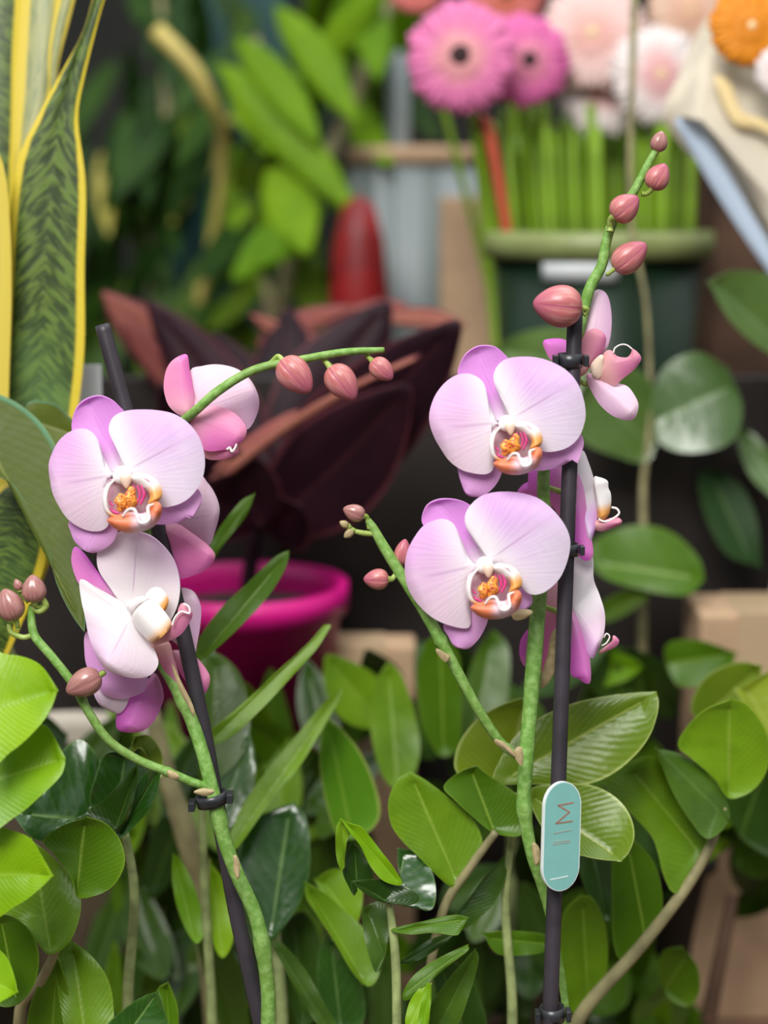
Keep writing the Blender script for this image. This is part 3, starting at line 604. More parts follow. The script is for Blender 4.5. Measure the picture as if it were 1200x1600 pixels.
# ---------------------------------------------------------------- stakes, clips, tag
def downto(a, b, z):  # continue line a-b to height z
    t = (z-b.z)/(b.z-a.z); return b+(b-a)*t
a, b = P(340, 1262, .898), P(405, 1590, .905)
tag(tube('support_stake', None, [P(160, 508, .90), P(196, 640, .90), P(250, 835, .899), P(291, 1010, .897), P(318, 1140, .896), a, P(368, 1420, .902), b, downto(a, b, .06)], [.0041]*9, m_stake, n=60), 'black plastic stake leaning behind the left orchid', 'stake')
a, b = P(899, 478, .882), P(859, 1600, .872)
tag(tube('support_stake', None, [a, a.lerp(b, .5), b, downto(a, b, .06)], [.0040]*4, m_stake, n=30), 'upright black plastic stake carrying the teal tag', 'stake')
def clip(px, py, d, w_, h_, ang, label, ring2=None):
    t = thing('plant_clip', label, 'clip', P(px, py, d), 'black plastic clips holding the orchid stems')
    u = d/F; R = w_/2*u; H = h_/2*u
    rot = Matrix.Rotation(ang, 3, 'Y'); V = []; 
    lathe('clip_band', t, P(px, py, d), [(R, -H), (R, H), (R*1.18, H), (R*1.18, -H), (R, -H)], m_clip, tilt=rot)
    o = Vector(P(px, py, d))
    for s in (-1, 1):
        c = o+rot@Vector((s*R*1.45, -R*.5, 0)); e = (R*.24, R*.6, H*.8)
        box('clip_jaw', t, tuple(c-Vector(e)), tuple(c+Vector(e)), m_clip, .0004)
    return t
clip(891, 563, .882, 33, 22, 0, 'black clip at the top of the upright stake, above the upper right bloom')
clip(885, 858, .879, 32, 18, 0, 'small black clip half hidden beside the lower right bloom')
clip(863, 1583, .874, 33, 22, -.05, 'black clip on the upright stake at the bottom edge of the photo')
clip(331, 1248, .889, 42, 18, -.22, 'black clip joining the left orchid stem to its leaning stake')

# teal tag
T0 = P(878, 1307, .862); th_ = math.radians(24)
tr = math.radians(5.0)
nrm = Vector((math.sin(th_), -math.cos(th_), .12)).normalized()
upv = Vector((math.sin(tr), 0, math.cos(tr))); upv = (upv-nrm*upv.dot(nrm)).normalized(); rt = upv.cross(nrm)*-1
if rt.x < 0: rt = -rt
tg = thing('plant_tag', 'teal oval plastic tag with copper lettering clipped to the upright stake', 'tag', T0)
u = .862/F; W = 33*u; H = 86*u
def plate(name, w_, h_, n0, n1, mat, inset=0):
    out2 = []
    r = w_
    for i in range(25): a = PI*i/24; out2.append((math.cos(a)*r, h_-r*1.15+math.sin(a)*r*1.15))
    for i in range(25): a = PI+PI*i/24; out2.append((math.cos(a)*r, -h_+r*1.15+math.sin(a)*r*1.15))
    n = len(out2); V = [T0+rt*x+upv*y+nrm*n0 for x, y in out2]+[T0+rt*x+upv*y+nrm*n1 for x, y in out2]
    Fc = [tuple(range(n)), tuple(range(2*n-1, n-1, -1))]+[(i, (i+1) % n, n+(i+1) % n, n+i) for i in range(n)]
    return link(name, V, Fc, mat, tg, smooth=False)
plate('tag_plate', W, H, -.0022, 0, m_tagw)
plate('tag_face', W*.955, H*.985, 0, .00012, m_teal)
kt = K(830, 1200, 7.62)
def onplate(px, py, off=.0002):
    o = Vector((0, 0, CAMZ)); dr = P(px, py, 1)-o; q = T0+nrm*off; return o+dr*((q-o).dot(nrm)/dr.dot(nrm))
def stroke(name, pairs, wpx, mat):
    V = []; Fc = []
    for (x1, y1, x2, y2) in pairs:
        (a1, b1), (a2, b2) = kt([x1, y1, x2, y2]); d = Vector((a2-a1, b2-b1)).normalized(); n = Vector((-d.y, d.x))*wpx/2; e = d*wpx*.3
        q = [(a1-e.x+n.x, b1-e.y+n.y), (a2+e.x+n.x, b2+e.y+n.y), (a2+e.x-n.x, b2+e.y-n.y), (a1-e.x-n.x, b1-e.y-n.y)]
        i = len(V); V += [onplate(*p, .00013) for p in q]+[onplate(*p, .0003) for p in q]
        Fc += [(i+4, i+5, i+6, i+7), (i, i+3, i+2, i+1)]+[(i+k, i+(k+1) % 4, i+4+(k+1) % 4, i+4+k) for k in range(4)]
    return link(name, V, Fc, mat, tg, smooth=False)
stroke('tag_lettering', [(500, 412, 322, 445), (322, 445, 455, 525), (455, 525, 295, 660), (295, 660, 488, 632)], 2.0, m_copper)
stroke('tag_lettering', [(270, 778, 475, 738)], 1.3, m_copperF)
stroke('tag_lettering', [(265, 912, 460, 882), (268, 885, 462, 858)], 1.2, m_copperF)
stroke('tag_small_print', [(228+i*27, 1332-i*5.6, 228+i*27+19, 1332-i*5.6-4) for i in range(8)], 1.6, m_tagw)
box('tag_collar', tg, tuple(P(866, 1310, .873)-Vector((.005, .001, .008))), tuple(P(866, 1310, .873)+Vector((.006, .006, .008))), m_tagw, .0006)

# ---------------------------------------------------------------- ZZ plants and foreground foliage
k6 = K(600, 1050, 2.0); k7 = K(0, 850, 2.1325); k8 = K(300, 1000, 2.4); k6b = K(250, 450, 2.4); k8b = K(0, 550, 2.46)
TR = random.Random(21)
def lf(parent, c, pts, base, tip, d0, d1, mat, **kw):
    kw.setdefault('bulge', .0015); kw.setdefault('fold', .0045); kw.setdefault('th', .0005); kw.setdefault('tilt', TR.uniform(.05, .5)); kw.setdefault('sharp', True); kw.setdefault('wave', .0008); kw.setdefault('wn', 4); kw['bulge'] *= .6
    return blade(kw.pop('name', 'leaf'), parent, c(pts), [c(list(base))[0], c(list(tip))[0]], d0, d1, mat, **kw)
def plant(name, label, px, d, z=.10, cat='plant'):
    p = P(px, 1600, d); return thing(name, label, cat, Vector((p.x, p.y, z)))
def rooted(parent, rows, mat, nm='stalk', **kw):
    """stem rows; first goes down to the plant's base"""
    b = px_of(wloc(parent)); w0 = rows[0][3]
    return stem(nm, parent, [(b[0], b[1], b[2], w0*1.1)]+rows, mat, **kw)
# right ZZ
z1 = plant('zz_plant', 'zz plant at lower right with broad leaves on a slanting tan stalk', 880, 1.00)
rooted(z1, [(905, 1590, .985, 22), (1000, 1480, .975, 20), (1070, 1390, .97, 18), (1108, 1325, .97, 16), (1132, 1262, .972, 8)], m_twig)
lf(z1, k6, [1085, 85, 1130, 100, 1180, 160, 1205, 230, 1195, 310, 1150, 372, 1085, 397, 1055, 370, 1030, 330, 960, 270, 918, 232, 940, 180, 1000, 120], (1075, 410), (1080, 85), .972, .955, m_zz)
lf(z1, k6, [850, 240, 930, 258, 1000, 310, 1050, 370, 1078, 430, 1070, 480, 1012, 522, 960, 470, 900, 370], (1065, 450), (850, 240), .965, .955, m_zzD, edge=None) if False else lf(z1, k6, [850, 240, 930, 258, 1000, 310, 1050, 370, 1078, 430, 1070, 480, 1012, 522, 960, 470, 900, 370], (1065, 450), (850, 240), .965, .955, m_zzD, roll=.006)
lf(z1, k6, [830, 262, 900, 320, 960, 400, 1000, 480, 1006, 560, 980, 630, 912, 692, 875, 640, 840, 520, 760, 430, 690, 350, 750, 290], (1000, 580), (760, 290), .975, .96, m_zz, bulge=.005)
lf(z1, k6, [740, 900, 716, 830, 712, 700, 716, 580, 760, 520, 800, 540, 850, 610, 870, 700, 862, 780, 810, 870], (830, 890), (760, 530), .985, .965, m_zz)
lf(z1, k6, [560, 760, 610, 700, 650, 705, 685, 770, 700, 860, 690, 960, 640, 1040, 600, 1070, 565, 1020, 550, 900], (640, 1060), (620, 705), .995, .975, m_zz)
lf(z1, k6, [870, 875, 930, 860, 978, 920, 985, 1000, 950, 1045, 890, 1020, 860, 950], (870, 1000), (960, 870), 1.06, 1.04, m_zz)
lf(z1, k6, [600, 560, 680, 500, 720, 560, 730, 680, 700, 780, 640, 700], (700, 780), (640, 520), .99, .985, m_zzD)
# wet olive leaves behind the tag
z2 = plant('zz_plant', 'zz plant behind the teal tag with wet olive-green leaves', 800, .97, z=.11)
rooted(z2, [(800, 1560, .965, 16), (790, 1420, .96, 14), (800, 1300, .95, 12), (805, 1240, .945, 10)], m_zstem)
lf(z2, k6, [345, 345, 360, 280, 420, 190, 500, 135, 600, 95, 700, 75, 790, 65, 852, 62, 858, 110, 835, 190, 790, 255, 720, 315, 640, 350, 560, 352, 450, 350], (355, 350), (850, 66), .940, .925, m_zzO, bulge=.005, N=80)
lf(z2, k6, [455, 372, 540, 350, 640, 352, 715, 385, 765, 440, 783, 505, 768, 560, 742, 592, 650, 582, 560, 552, 490, 480], (440, 375), (745, 592), .930, .918, m_zzO)
lf(z2, k6, [220, 300, 235, 220, 300, 140, 400, 90, 460, 80, 470, 180, 440, 280, 340, 340, 260, 330], (380, 380), (440, 85), .955, .955, m_zzO)
lf(z2, k6, [310, 815, 400, 808, 510, 825, 508, 870, 430, 885, 350, 878], (520, 850), (310, 830), .965, .960, m_zz, fold=.002)
# centre ZZ with tan stalk
z3 = plant('zz_plant', 'zz plant left of the upright stake with two clean rounded leaves', 690, .945, z=.11)
rooted(z3, [(665, 1590, .945, 14), (690, 1430, .94, 15), (735, 1355, .935, 14), (775, 1300, .93, 12)], m_twig)
lf(z3, k6, [80, 310, 130, 338, 200, 390, 262, 440, 300, 500, 307, 560, 280, 620, 240, 658, 213, 672, 170, 640, 110, 580, 50, 520, 20, 470, 14, 400, 40, 340], (240, 690), (80, 310), .935, .925, m_zz, bulge=.005, N=72)
lf(z3, k6, [186, 358, 240, 310, 290, 293, 330, 325, 400, 370, 445, 420, 450, 470, 420, 514, 340, 500, 280, 455, 220, 400], (345, 510), (270, 295), .932, .925, m_zz)
lf(z3, k8, [880, 1130, 1000, 1030, 1090, 900, 1180, 800, 1190, 830, 1150, 960, 1060, 1060, 960, 1110], (900, 1130), (1185, 800), .95, .95, m_zzD, fold=.002)
# small young plant in the middle foreground
z4 = plant('young_zz_shoot', 'young green shoot with narrow leaves standing in the middle foreground', 620, .90, z=.10)
rooted(z4, [(620, 1590, .905, 15), (618, 1500, .903, 15), (612, 1440, .902, 13), (606, 1400, .90, 9)], m_zstem)
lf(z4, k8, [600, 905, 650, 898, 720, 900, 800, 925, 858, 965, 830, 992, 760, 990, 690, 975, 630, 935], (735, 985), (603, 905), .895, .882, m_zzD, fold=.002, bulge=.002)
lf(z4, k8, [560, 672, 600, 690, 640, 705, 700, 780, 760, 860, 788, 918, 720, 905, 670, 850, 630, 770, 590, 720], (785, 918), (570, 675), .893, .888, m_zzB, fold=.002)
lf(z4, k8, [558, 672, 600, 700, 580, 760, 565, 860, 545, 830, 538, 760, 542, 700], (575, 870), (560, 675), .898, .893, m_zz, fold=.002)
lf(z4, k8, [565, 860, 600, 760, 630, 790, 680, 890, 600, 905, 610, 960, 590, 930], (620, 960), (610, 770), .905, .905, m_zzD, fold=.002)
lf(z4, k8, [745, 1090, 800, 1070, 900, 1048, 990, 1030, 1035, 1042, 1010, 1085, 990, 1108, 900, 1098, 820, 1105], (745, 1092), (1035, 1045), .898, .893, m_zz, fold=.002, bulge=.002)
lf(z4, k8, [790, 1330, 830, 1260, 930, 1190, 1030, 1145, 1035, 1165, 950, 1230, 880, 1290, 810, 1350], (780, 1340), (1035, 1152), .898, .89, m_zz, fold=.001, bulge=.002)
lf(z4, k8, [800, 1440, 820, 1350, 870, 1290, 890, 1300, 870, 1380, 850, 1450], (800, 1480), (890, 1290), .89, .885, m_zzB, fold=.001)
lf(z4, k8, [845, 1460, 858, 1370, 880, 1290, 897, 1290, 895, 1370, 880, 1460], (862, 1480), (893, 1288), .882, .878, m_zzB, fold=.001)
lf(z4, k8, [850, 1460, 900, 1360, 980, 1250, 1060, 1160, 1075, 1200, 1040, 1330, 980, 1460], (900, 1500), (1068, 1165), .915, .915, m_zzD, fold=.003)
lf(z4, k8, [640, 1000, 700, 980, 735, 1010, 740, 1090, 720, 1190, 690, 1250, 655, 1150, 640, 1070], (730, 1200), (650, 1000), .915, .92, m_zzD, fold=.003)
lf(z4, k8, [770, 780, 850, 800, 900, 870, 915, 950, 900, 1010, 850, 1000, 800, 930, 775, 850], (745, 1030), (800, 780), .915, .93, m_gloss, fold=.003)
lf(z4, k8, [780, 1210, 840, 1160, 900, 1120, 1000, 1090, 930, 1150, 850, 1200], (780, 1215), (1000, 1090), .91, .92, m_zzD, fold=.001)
# long straps, low centre
z5 = plant('strap_leaf_plant', 'plant low in the middle with long plain green blades reaching right', 430, 1.02, z=.1)
rooted(z5, [(440, 1580, 1.02, 20), (420, 1400, 1.02, 18), (380, 1250, 1.02, 14)], m_zstem)
lf(z5, k8, [425, 910, 500, 950, 580, 1020, 660, 1100, 705, 1180, 700, 1260, 660, 1300, 600, 1240, 540, 1140, 470, 1030, 430, 970], (660, 1310), (425, 912), .975, .965, m_zz)
lf(z5, k8, [300, 640, 380, 610, 425, 660, 442, 760, 438, 880, 400, 990, 340, 1080, 285, 1135, 240, 1070, 190, 960, 165, 850, 190, 740, 240, 670], (290, 1140), (370, 615), 1.0, .985, m_gloss, tilt=.4, bulge=.006, N=72)
lf(z5, k8, [510, 293, 560, 335, 630, 420, 685, 540, 705, 650, 660, 720, 560, 745, 510, 640, 480, 480, 485, 350], (600, 750), (508, 296), 1.05, 1.04, m_zzE)
lf(z5, k8, [735, 82, 785, 130, 835, 280, 855, 420, 820, 530, 770, 560, 720, 520, 685, 420, 668, 300, 690, 160], (770, 570), (735, 85), 1.1, 1.09, m_zz)
lf(z5, k8, [930, -30, 870, 20, 845, 150, 860, 300, 900, 400, 940, 440, 1000, 400, 1010, 250, 1000, 60], (945, 450), (930, -30), 1.12, 1.11, m_zz)
lf(z5, k8, [1000, 450, 1010, 250, 1060, 60, 1130, -40, 1190, 40, 1180, 240, 1120, 400, 1050, 470], (1030, 480), (1130, -40), 1.16, 1.15, m_zzD)
lf(z5, k8, [460, 900, 530, 860, 620, 880, 640, 980, 600, 1080, 520, 1000], (620, 1080), (480, 890), 1.0, 1.01, m_zz)
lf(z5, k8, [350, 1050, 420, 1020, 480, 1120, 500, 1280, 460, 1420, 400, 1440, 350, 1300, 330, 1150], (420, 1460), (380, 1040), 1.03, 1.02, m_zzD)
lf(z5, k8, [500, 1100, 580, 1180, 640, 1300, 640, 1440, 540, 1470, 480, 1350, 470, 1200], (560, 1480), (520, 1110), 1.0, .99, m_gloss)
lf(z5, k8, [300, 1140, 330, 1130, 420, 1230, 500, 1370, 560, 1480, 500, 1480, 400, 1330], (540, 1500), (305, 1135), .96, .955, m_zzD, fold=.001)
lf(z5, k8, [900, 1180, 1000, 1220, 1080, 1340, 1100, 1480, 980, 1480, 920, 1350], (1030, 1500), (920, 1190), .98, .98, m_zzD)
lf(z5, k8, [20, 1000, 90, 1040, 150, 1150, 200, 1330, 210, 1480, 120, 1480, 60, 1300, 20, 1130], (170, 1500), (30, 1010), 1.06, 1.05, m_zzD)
# grass-like blades, centre left
z6 = plant('grassy_plant', 'plant with long narrow blades crossing in front of the magenta pot', 330, 1.0, z=.1)
rooted(z6, [(330, 1560, 1.0, 16), (320, 1400, .99, 14), (315, 1250, .98, 12)], m_zstem)
lf(z6, k6b, [120, 1420, 150, 1310, 230, 1200, 330, 1105, 430, 1010, 485, 985, 470, 1050, 410, 1150, 320, 1250, 220, 1345, 150, 1400], (130, 1420), (485, 988), .965, .955, m_zz, fold=.003)
lf(z6, k8, [60, 400, 60, 350, 200, 230, 330, 110, 440, 10, 500, -60, 520, -50, 470, 30, 380, 130, 270, 250, 150, 360], (50, 400), (515, -60), .96, .975, m_zz, fold=.002)
lf(z6, k8, [120, 800, 180, 640, 280, 490, 390, 360, 490, 240, 560, 175, 560, 210, 480, 350, 400, 480, 300, 600, 200, 740, 160, 790], (120, 820), (565, 180), .99, .985, m_zz, fold=.002)
lf(z6, PX, [318, 880, 340, 830, 375, 785, 398, 772, 385, 805, 350, 850, 325, 885], (318, 885), (398, 772), .98, .98, m_zz, fold=.001)
lf(z6, k8, [10, 60, 60, 30, 140, 80, 190, 150, 215, 260, 210, 380, 150, 480, 60, 520, 10, 300], (60, 540), (90, 50), 1.02, 1.015, m_zzD, bulge=.005)
lf(z6, k8, [60, 560, 140, 450, 210, 340, 235, 420, 230, 560, 180, 660, 90, 720], (80, 740), (220, 350), 1.01, 1.005, m_gloss, bulge=.005)
lf(z6, k7, [575, 1030, 620, 1080, 660, 1180, 680, 1290, 650, 1330, 600, 1240, 575, 1130], (650, 1340), (580, 1035), .99, .985, m_zzB, fold=.002)
lf(z6, k7, [700, 1060, 760, 1150, 780, 1300, 740, 1380, 700, 1280], (740, 1390), (705, 1065), .995, .99, m_zzB, fold=.002)
# lower left ZZ, bright leaves
z7 = plant('zz_plant', 'bright green zz plant filling the lower left corner', 40, .93, z=.1)
rooted(z7, [(30, 1590, .925, 18), (60, 1540, .915, 17), (85, 1490, .905, 14), (98, 1440, .90, 10)], m_twig)
lf(z7, k7, [-60, 370, 20, 368, 85, 378, 140, 408, 193, 485, 165, 560, 110, 630, 40, 690, -60, 740], (-60, 560), (193, 488), .83, .825, m_zzB, bulge=.004)
lf(z7, k7, [-60, 670, 40, 640, 100, 612, 155, 606, 218, 712, 205, 770, 130, 845, 50, 910, -60, 955], (-60, 800), (218, 715), .84, .835, m_zzB, bulge=.004)
lf(z7, k7, [-60, 945, 40, 955, 100, 980, 135, 1030, 177, 1105, 130, 1152, 60, 1202, -60, 1245], (-60, 1100), (177, 1105), .842, .838, m_zzB, bulge=.004)
lf(z7, k7, [143, 990, 200, 942, 290, 910, 350, 930, 400, 985, 417, 1060, 385, 1130, 330, 1168, 260, 1178, 240, 1120, 180, 1035], (250, 1185), (285, 912), .882, .872, m_zz, N=72)
lf(z7, k7, [100, 985, 150, 1020, 210, 1080, 258, 1150, 270, 1220, 235, 1320, 165, 1368, 110, 1310, 50, 1250, 0, 1230, 20, 1120], (170, 1380), (110, 990), .890, .878, m_zz, bulge=.005, N=72)
lf(z7, k7, [-40, 1230, 40, 1240, 105, 1295, 130, 1375, 115, 1465, 65, 1530, 0, 1540, -50, 1480], (60, 1540), (0, 1235), .88, .870, m_zz)
lf(z7, k7, [-40, 1350, 10, 1362, 42, 1420, 57, 1492, 10, 1522, -40, 1535], (-40, 1460), (55, 1490), .85, .846, m_zzB)
lf(z7, k7, [185, 1390, 235, 1320, 300, 1368, 355, 1440, 377, 1530, 365, 1650, 240, 1680, 205, 1560], (290, 1690), (240, 1330), .905, .892, m_zz, bulge=.005)
lf(z7, k7, [90, 1640, 100, 1540, 150, 1430, 195, 1380, 225, 1480, 240, 1600, 230, 1700, 120, 1700], (170, 1710), (190, 1390), .91, .9, m_zz)
lf(z7, k7, [345, 1615, 400, 1560, 470, 1510, 528, 1490, 545, 1545, 560, 1640, 440, 1660, 350, 1640], (400, 1670), (525, 1492), .86, .855, m_gloss, fold=.003)
lf(z7, k7, [520, 1500, 560, 1460, 590, 1540, 590, 1640, 540, 1640], (565, 1650), (555, 1465), .93, .93, m_zz)
# dark glossy leafed plant
z8 = plant('glossy_foliage_plant', 'dark plant with big shiny crinkled leaves behind the lower left branch', 200, .96, z=.1)
rooted(z8, [(200, 1560, .955, 18), (210, 1400, .94, 15), (195, 1300, .935, 12)], m_zstem)
lf(z8, k7, [45, 905, 80, 850, 150, 770, 205, 690, 265, 652, 320, 700, 335, 770, 310, 850, 260, 910, 160, 985, 100, 975], (330, 930), (80, 900), .935, .915, m_gloss, bulge=.006, wave=.002, wn=6, N=84, tilt=.42)
lf(z8, k7, [300, 870, 320, 770, 350, 700, 410, 690, 470, 665, 510, 680, 500, 760, 450, 850, 380, 930], (380, 960), (420, 690), .93, .915, m_gloss, bulge=-.005, wave=.0015, N=72, tilt=.42)
lf(z8, k7, [290, 892, 350, 850, 420, 770, 460, 730, 455, 800, 430, 880, 385, 955, 340, 930], (385, 960), (460, 735), .908, .902, m_zzD, bulge=.004)
lf(z8, k7, [385, 960, 430, 900, 460, 800, 500, 750, 535, 740, 528, 810, 500, 880, 450, 940, 400, 980], (390, 985), (535, 745), .915, .91, m_gloss, bulge=.003)
lf(z8, k7, [430, 700, 450, 640, 500, 640, 540, 700, 540, 780, 510, 740, 470, 680], (500, 760), (440, 650), .925, .93, m_zzO, bulge=.003)
tb = thing('woody_trunk', 'blurred grey-brown trunk rising behind the left orchid stem', 'trunk', Vector((P(345, 1600, 1.12).x, P(345, 1600, 1.12).y, 0)))
b3 = px_of(Vector((P(345, 1600, 1.12).x, P(345, 1600, 1.12).y, .001)))
stem('trunk', tb, [(b3[0], b3[1], b3[2], 48), (340, 1590, 1.12, 44), (318, 1400, 1.11, 42), (290, 1300, 1.1, 36), (262, 1215, 1.1, 30), (235, 1100, 1.1, 22)], m_twig)
lf(tb, k7, [140, 560, 180, 590, 220, 640, 210, 680, 160, 670, 130, 610], (235, 640), (140, 570), 1.1, 1.1, m_zzD, name='leaf')

# big olive leaf at left
z9 = plant('arching_leaf_plant', 'plant at left edge with one big arching olive leaf', -40, .98, z=.1)
rooted(z9, [(-60, 1400, .98, 20), (-70, 1000, .97, 16), (-50, 760, .96, 12)], m_zstem)
m_arch = leafmat('arching_olive_leaf', (.07, .10, .008), (.15, .18, .015), (.22, .24, .06), rough=.45, edge=((.08, .24, .13), .93), trans=.2)
lf(z9, k8b, [-80, 150, 0, 165, 80, 205, 160, 275, 220, 370, 265, 490, 300, 640, 320, 820, 328, 960, 325, 1078, 270, 1000, 215, 880, 180, 720, 110, 600, 40, 500, -80, 430], (-80, 290), (325, 1070), .955, .94, m_arch, bulge=.006, N=84)
lf(z9, k8b, [100, 210, 200, 195, 280, 260, 330, 330, 280, 400, 200, 380], (90, 260), (330, 330), .97, .965, m_arch)
z10 = pot((P(95, 1090, 1.2).x, P(95, 1090, 1.2).y, 0), .066, .235, m_beige, 'tall beige pot in blur behind the bright left leaves', soil=True)
sp_ = thing('snake_plant', 'tall snake plant with yellow-edged banded leaves at the left edge', 'plant', Vector((P(-130, 1000, 1.08).x, P(-130, 1000, 1.08).y, .10)))
kk = K(0, 0, 2.667)
blade('leaf', sp_, PX([185, -60, 160, 10, 130, 130, 122, 190, 134, 290, 132, 420, 132, 540, 122, 640, 105, 760, 70, 900, 20, 980, -20, 860, 0, 640, 8, 480, 14, 350, 28, 250, 60, 180, 95, 115, 130, 50, 150, -20, 165, -60]), PX([20, 960, 60, 600, 75, 350, 100, 150, 170, -55]), 1.02, 1.0, m_snake, bulge=.004, fold=.004, N=110, inset=.03, M=20)
blade('leaf', sp_, PX([45, -60, 95, -60, 92, 60, 82, 150, 62, 240, 30, 330, 22, 260, 26, 100]), PX([28, 330, 60, 150, 70, -60]), 1.035, 1.04, m_snakeP, bulge=.003, N=80, inset=.03, M=20)
blade('leaf', sp_, PX([110, -60, 130, -60, 112, 20, 92, 100, 86, 160, 76, 120, 80, 50]), PX([82, 160, 90, 60, 120, -60]), 1.03, 1.03, m_snakeP, bulge=.002, N=60, inset=.03)
blade('leaf', sp_, PX([-60, 180, 0, 245, 14, 330, 18, 450, 14, 600, 8, 800, -20, 950, -80, 950]), PX([-40, 950, -36, 600, -20, 200]), 1.0, .99, m_snakeP, bulge=.003, N=60, inset=.03)
blade('leaf', sp_, PX([-60, -60, 26, -60, 28, 100, 24, 250, 10, 400, -60, 400]), PX([-20, 400, -20, 100, -10, -60]), 1.06, 1.06, m_snake, bulge=.003, N=60, inset=.03)
blade('leaf', sp_, PX([60, 760, 80, 790, 70, 880, 40, 960, -10, 1060, -60, 1060, -40, 840, 0, 760]), PX([-30, 1060, 0, 900, 40, 770]), .985, .98, m_snake, bulge=.003, N=60, inset=.03)
pot((P(-130, 1000, 1.08).x, P(-130, 1000, 1.08).y, 0), .06, .13, m_black, 'black pot under the snake plant at the left edge')
g_ = sp_; b3 = px_of(wloc(sp_)); stem('rootstock', sp_, [(b3[0], b3[1]-2, b3[2], 60), (5, 1150, 1.04, 50), (-5, 1000, 1.01, 44)], m_zstem)

# ---------------------------------------------------------------- magenta pot with burgundy plant
pp = P(383, 905, 1.28); hz = .17
pot((pp.x, pp.y, pp.z-hz-.002), 155/F*1.28, hz, m_pink, 'magenta plastic pot with a burgundy plant behind the left orchid', rimh=.02)
lathe('pot_riser', None, (pp.x, pp.y, 0), [(0, 0), (.05, 0), (.045, pp.z-hz-.004), (.05, pp.z-hz-.002), (0, pp.z-hz-.002)], m_black)
tag(bpy.context.scene.objects['pot_riser'] if 'pot_riser' in bpy.context.scene.objects else C.objects['pot_riser'], 'upturned black pot the magenta pot stands on', 'stand')
co = thing('burgundy_plant', 'burgundy plant with pink-edged leaves growing in the magenta pot', 'plant', (pp.x, pp.y, pp.z-.022))
b3 = px_of(wloc(co))
stem('stalk', co, [(b3[0], b3[1], b3[2], 26), (400, 830, 1.28, 24), (420, 760, 1.29, 20), (440, 700, 1.3, 16)], m_cord)
for base, tip, wd, d0, d1, bend, mt in (
    ((420, 790), (720, 500), 170, 1.28, 1.20, 20, m_cord), ((430, 740), (610, 470), 150, 1.30, 1.33, -10, m_cord),
    ((420, 760), (230, 470), 110, 1.30, 1.34, 20, m_cord), ((410, 830), (640, 600), 170, 1.27, 1.2, 20, m_cord),
    ((400, 800), (250, 600), 130, 1.27, 1.22, -10, m_cord), ((430, 720), (450, 480), 120, 1.34, 1.4, 10, m_cord),
    ((440, 700), (330, 520), 90, 1.36, 1.4, 0, m_cord), ((410, 800), (300, 760), 110, 1.25, 1.17, -20, m_cord),
    ((430, 780), (540, 740), 110, 1.30, 1.27, 20, m_cord), ((410, 830), (360, 700), 100, 1.24, 1.2, 5, m_cord),
    ((420, 830), (470, 790), 110, 1.27, 1.22, 5, m_cord)):
    leafp('leaf', co, base, tip, wd, d0, d1, mt, bend=bend, bulge=.01, fold=.008, curl=-.01)
for base, tip, wd, d0, d1, bend in (((360, 590), (160, 455), 95, 1.38, 1.36, -30), ((330, 640), (190, 500), 56, 1.34, 1.32, -14), ((560, 560), (390, 490), 44, 1.4, 1.38, -20), ((600, 500), (730, 510), 34, 1.42, 1.38, -16), ((470, 640), (330, 740), 22, 1.22, 1.19, 6), ((400, 540), (560, 480), 40, 1.4, 1.42, -16), ((640, 480), (520, 500), 36, 1.42, 1.42, 6)):
    leafp('leaf', co, base, tip, wd, d0, d1, m_cordP, bend=bend, bulge=.006, fold=.004)
blade('leaf', co, PX([330, 745, 420, 678, 520, 615, 640, 558, 655, 560, 560, 608, 450, 675, 350, 750]), PX([320, 760, 480, 640, 660, 558]), 1.2, 1.17, m_cordP, bulge=.003)
leafp('leaf', co, (430, 880), (560, 690), 26, 1.3, 1.24, m_farD, bend=6)

# ---------------------------------------------------------------- right round-leaved plant
rl = thing('round_leaf_plant', 'plant with dull round leaves in blur right of the orchids', 'plant', Vector((P(1010, 900, 1.28).x, P(1010, 900, 1.28).y, .10)))
b3 = px_of(wloc(rl))
stem('stalk', rl, [(b3[0], b3[1], b3[2], 20), (1005, 900, 1.31, 14), (1005, 760, 1.31, 11), (1015, 660, 1.31, 9), (1010, 480, 1.31, 7), (985, 320, 1.31, 9), (992, -20, 1.30, 13)], m_twig)
stem('stalk', rl, [(1010, 1100, 1.3, 14), (1110, 1020, 1.3, 12), (1075, 930, 1.3, 10), (1050, 850, 1.31, 9)], m_twig)
lf(rl, PX, [1022, 605, 1045, 568, 1090, 550, 1135, 575, 1160, 635, 1142, 690, 1085, 707, 1035, 695, 1018, 650], (1010, 665), (1155, 600), 1.29, 1.26, m_round, tilt=.38)
lf(rl, PX, [900, 650, 925, 590, 980, 570, 1025, 610, 1028, 680, 1010, 722, 960, 712, 912, 690], (1020, 700), (920, 600), 1.31, 1.28, m_round, tilt=.3)
lf(rl, PX, [1106, 440, 1150, 422, 1215, 435, 1250, 480, 1240, 560, 1190, 545, 1140, 500], (1240, 560), (1110, 436), 1.25, 1.2, m_round)
lf(rl, PX, [1095, 735, 1150, 752, 1182, 810, 1188, 885, 1135, 865, 1100, 800], (1100, 720), (1180, 890), 1.32, 1.30, m_farD)
lf(rl, PX, [1150, 670, 1190, 690, 1230, 760, 1220, 790, 1170, 740], (1150, 660), (1230, 790), 1.32, 1.30, m_round)
lf(rl, PX, [925, 850, 985, 822, 1045, 830, 1090, 870, 1100, 905, 1070, 930, 990, 918, 935, 895], (925, 880), (1100, 905), 1.28, 1.25, m_zz)
lf(rl, PX, [925, 955, 970, 925, 1018, 918, 1005, 942, 950, 972], (925, 968), (1018, 918), 1.27, 1.26, m_far)
lf(rl, PX, [770, 550, 810, 522, 880, 512, 930, 540, 900, 620, 850, 600, 800, 570], (930, 580), (775, 545), 1.32, 1.31, m_round)
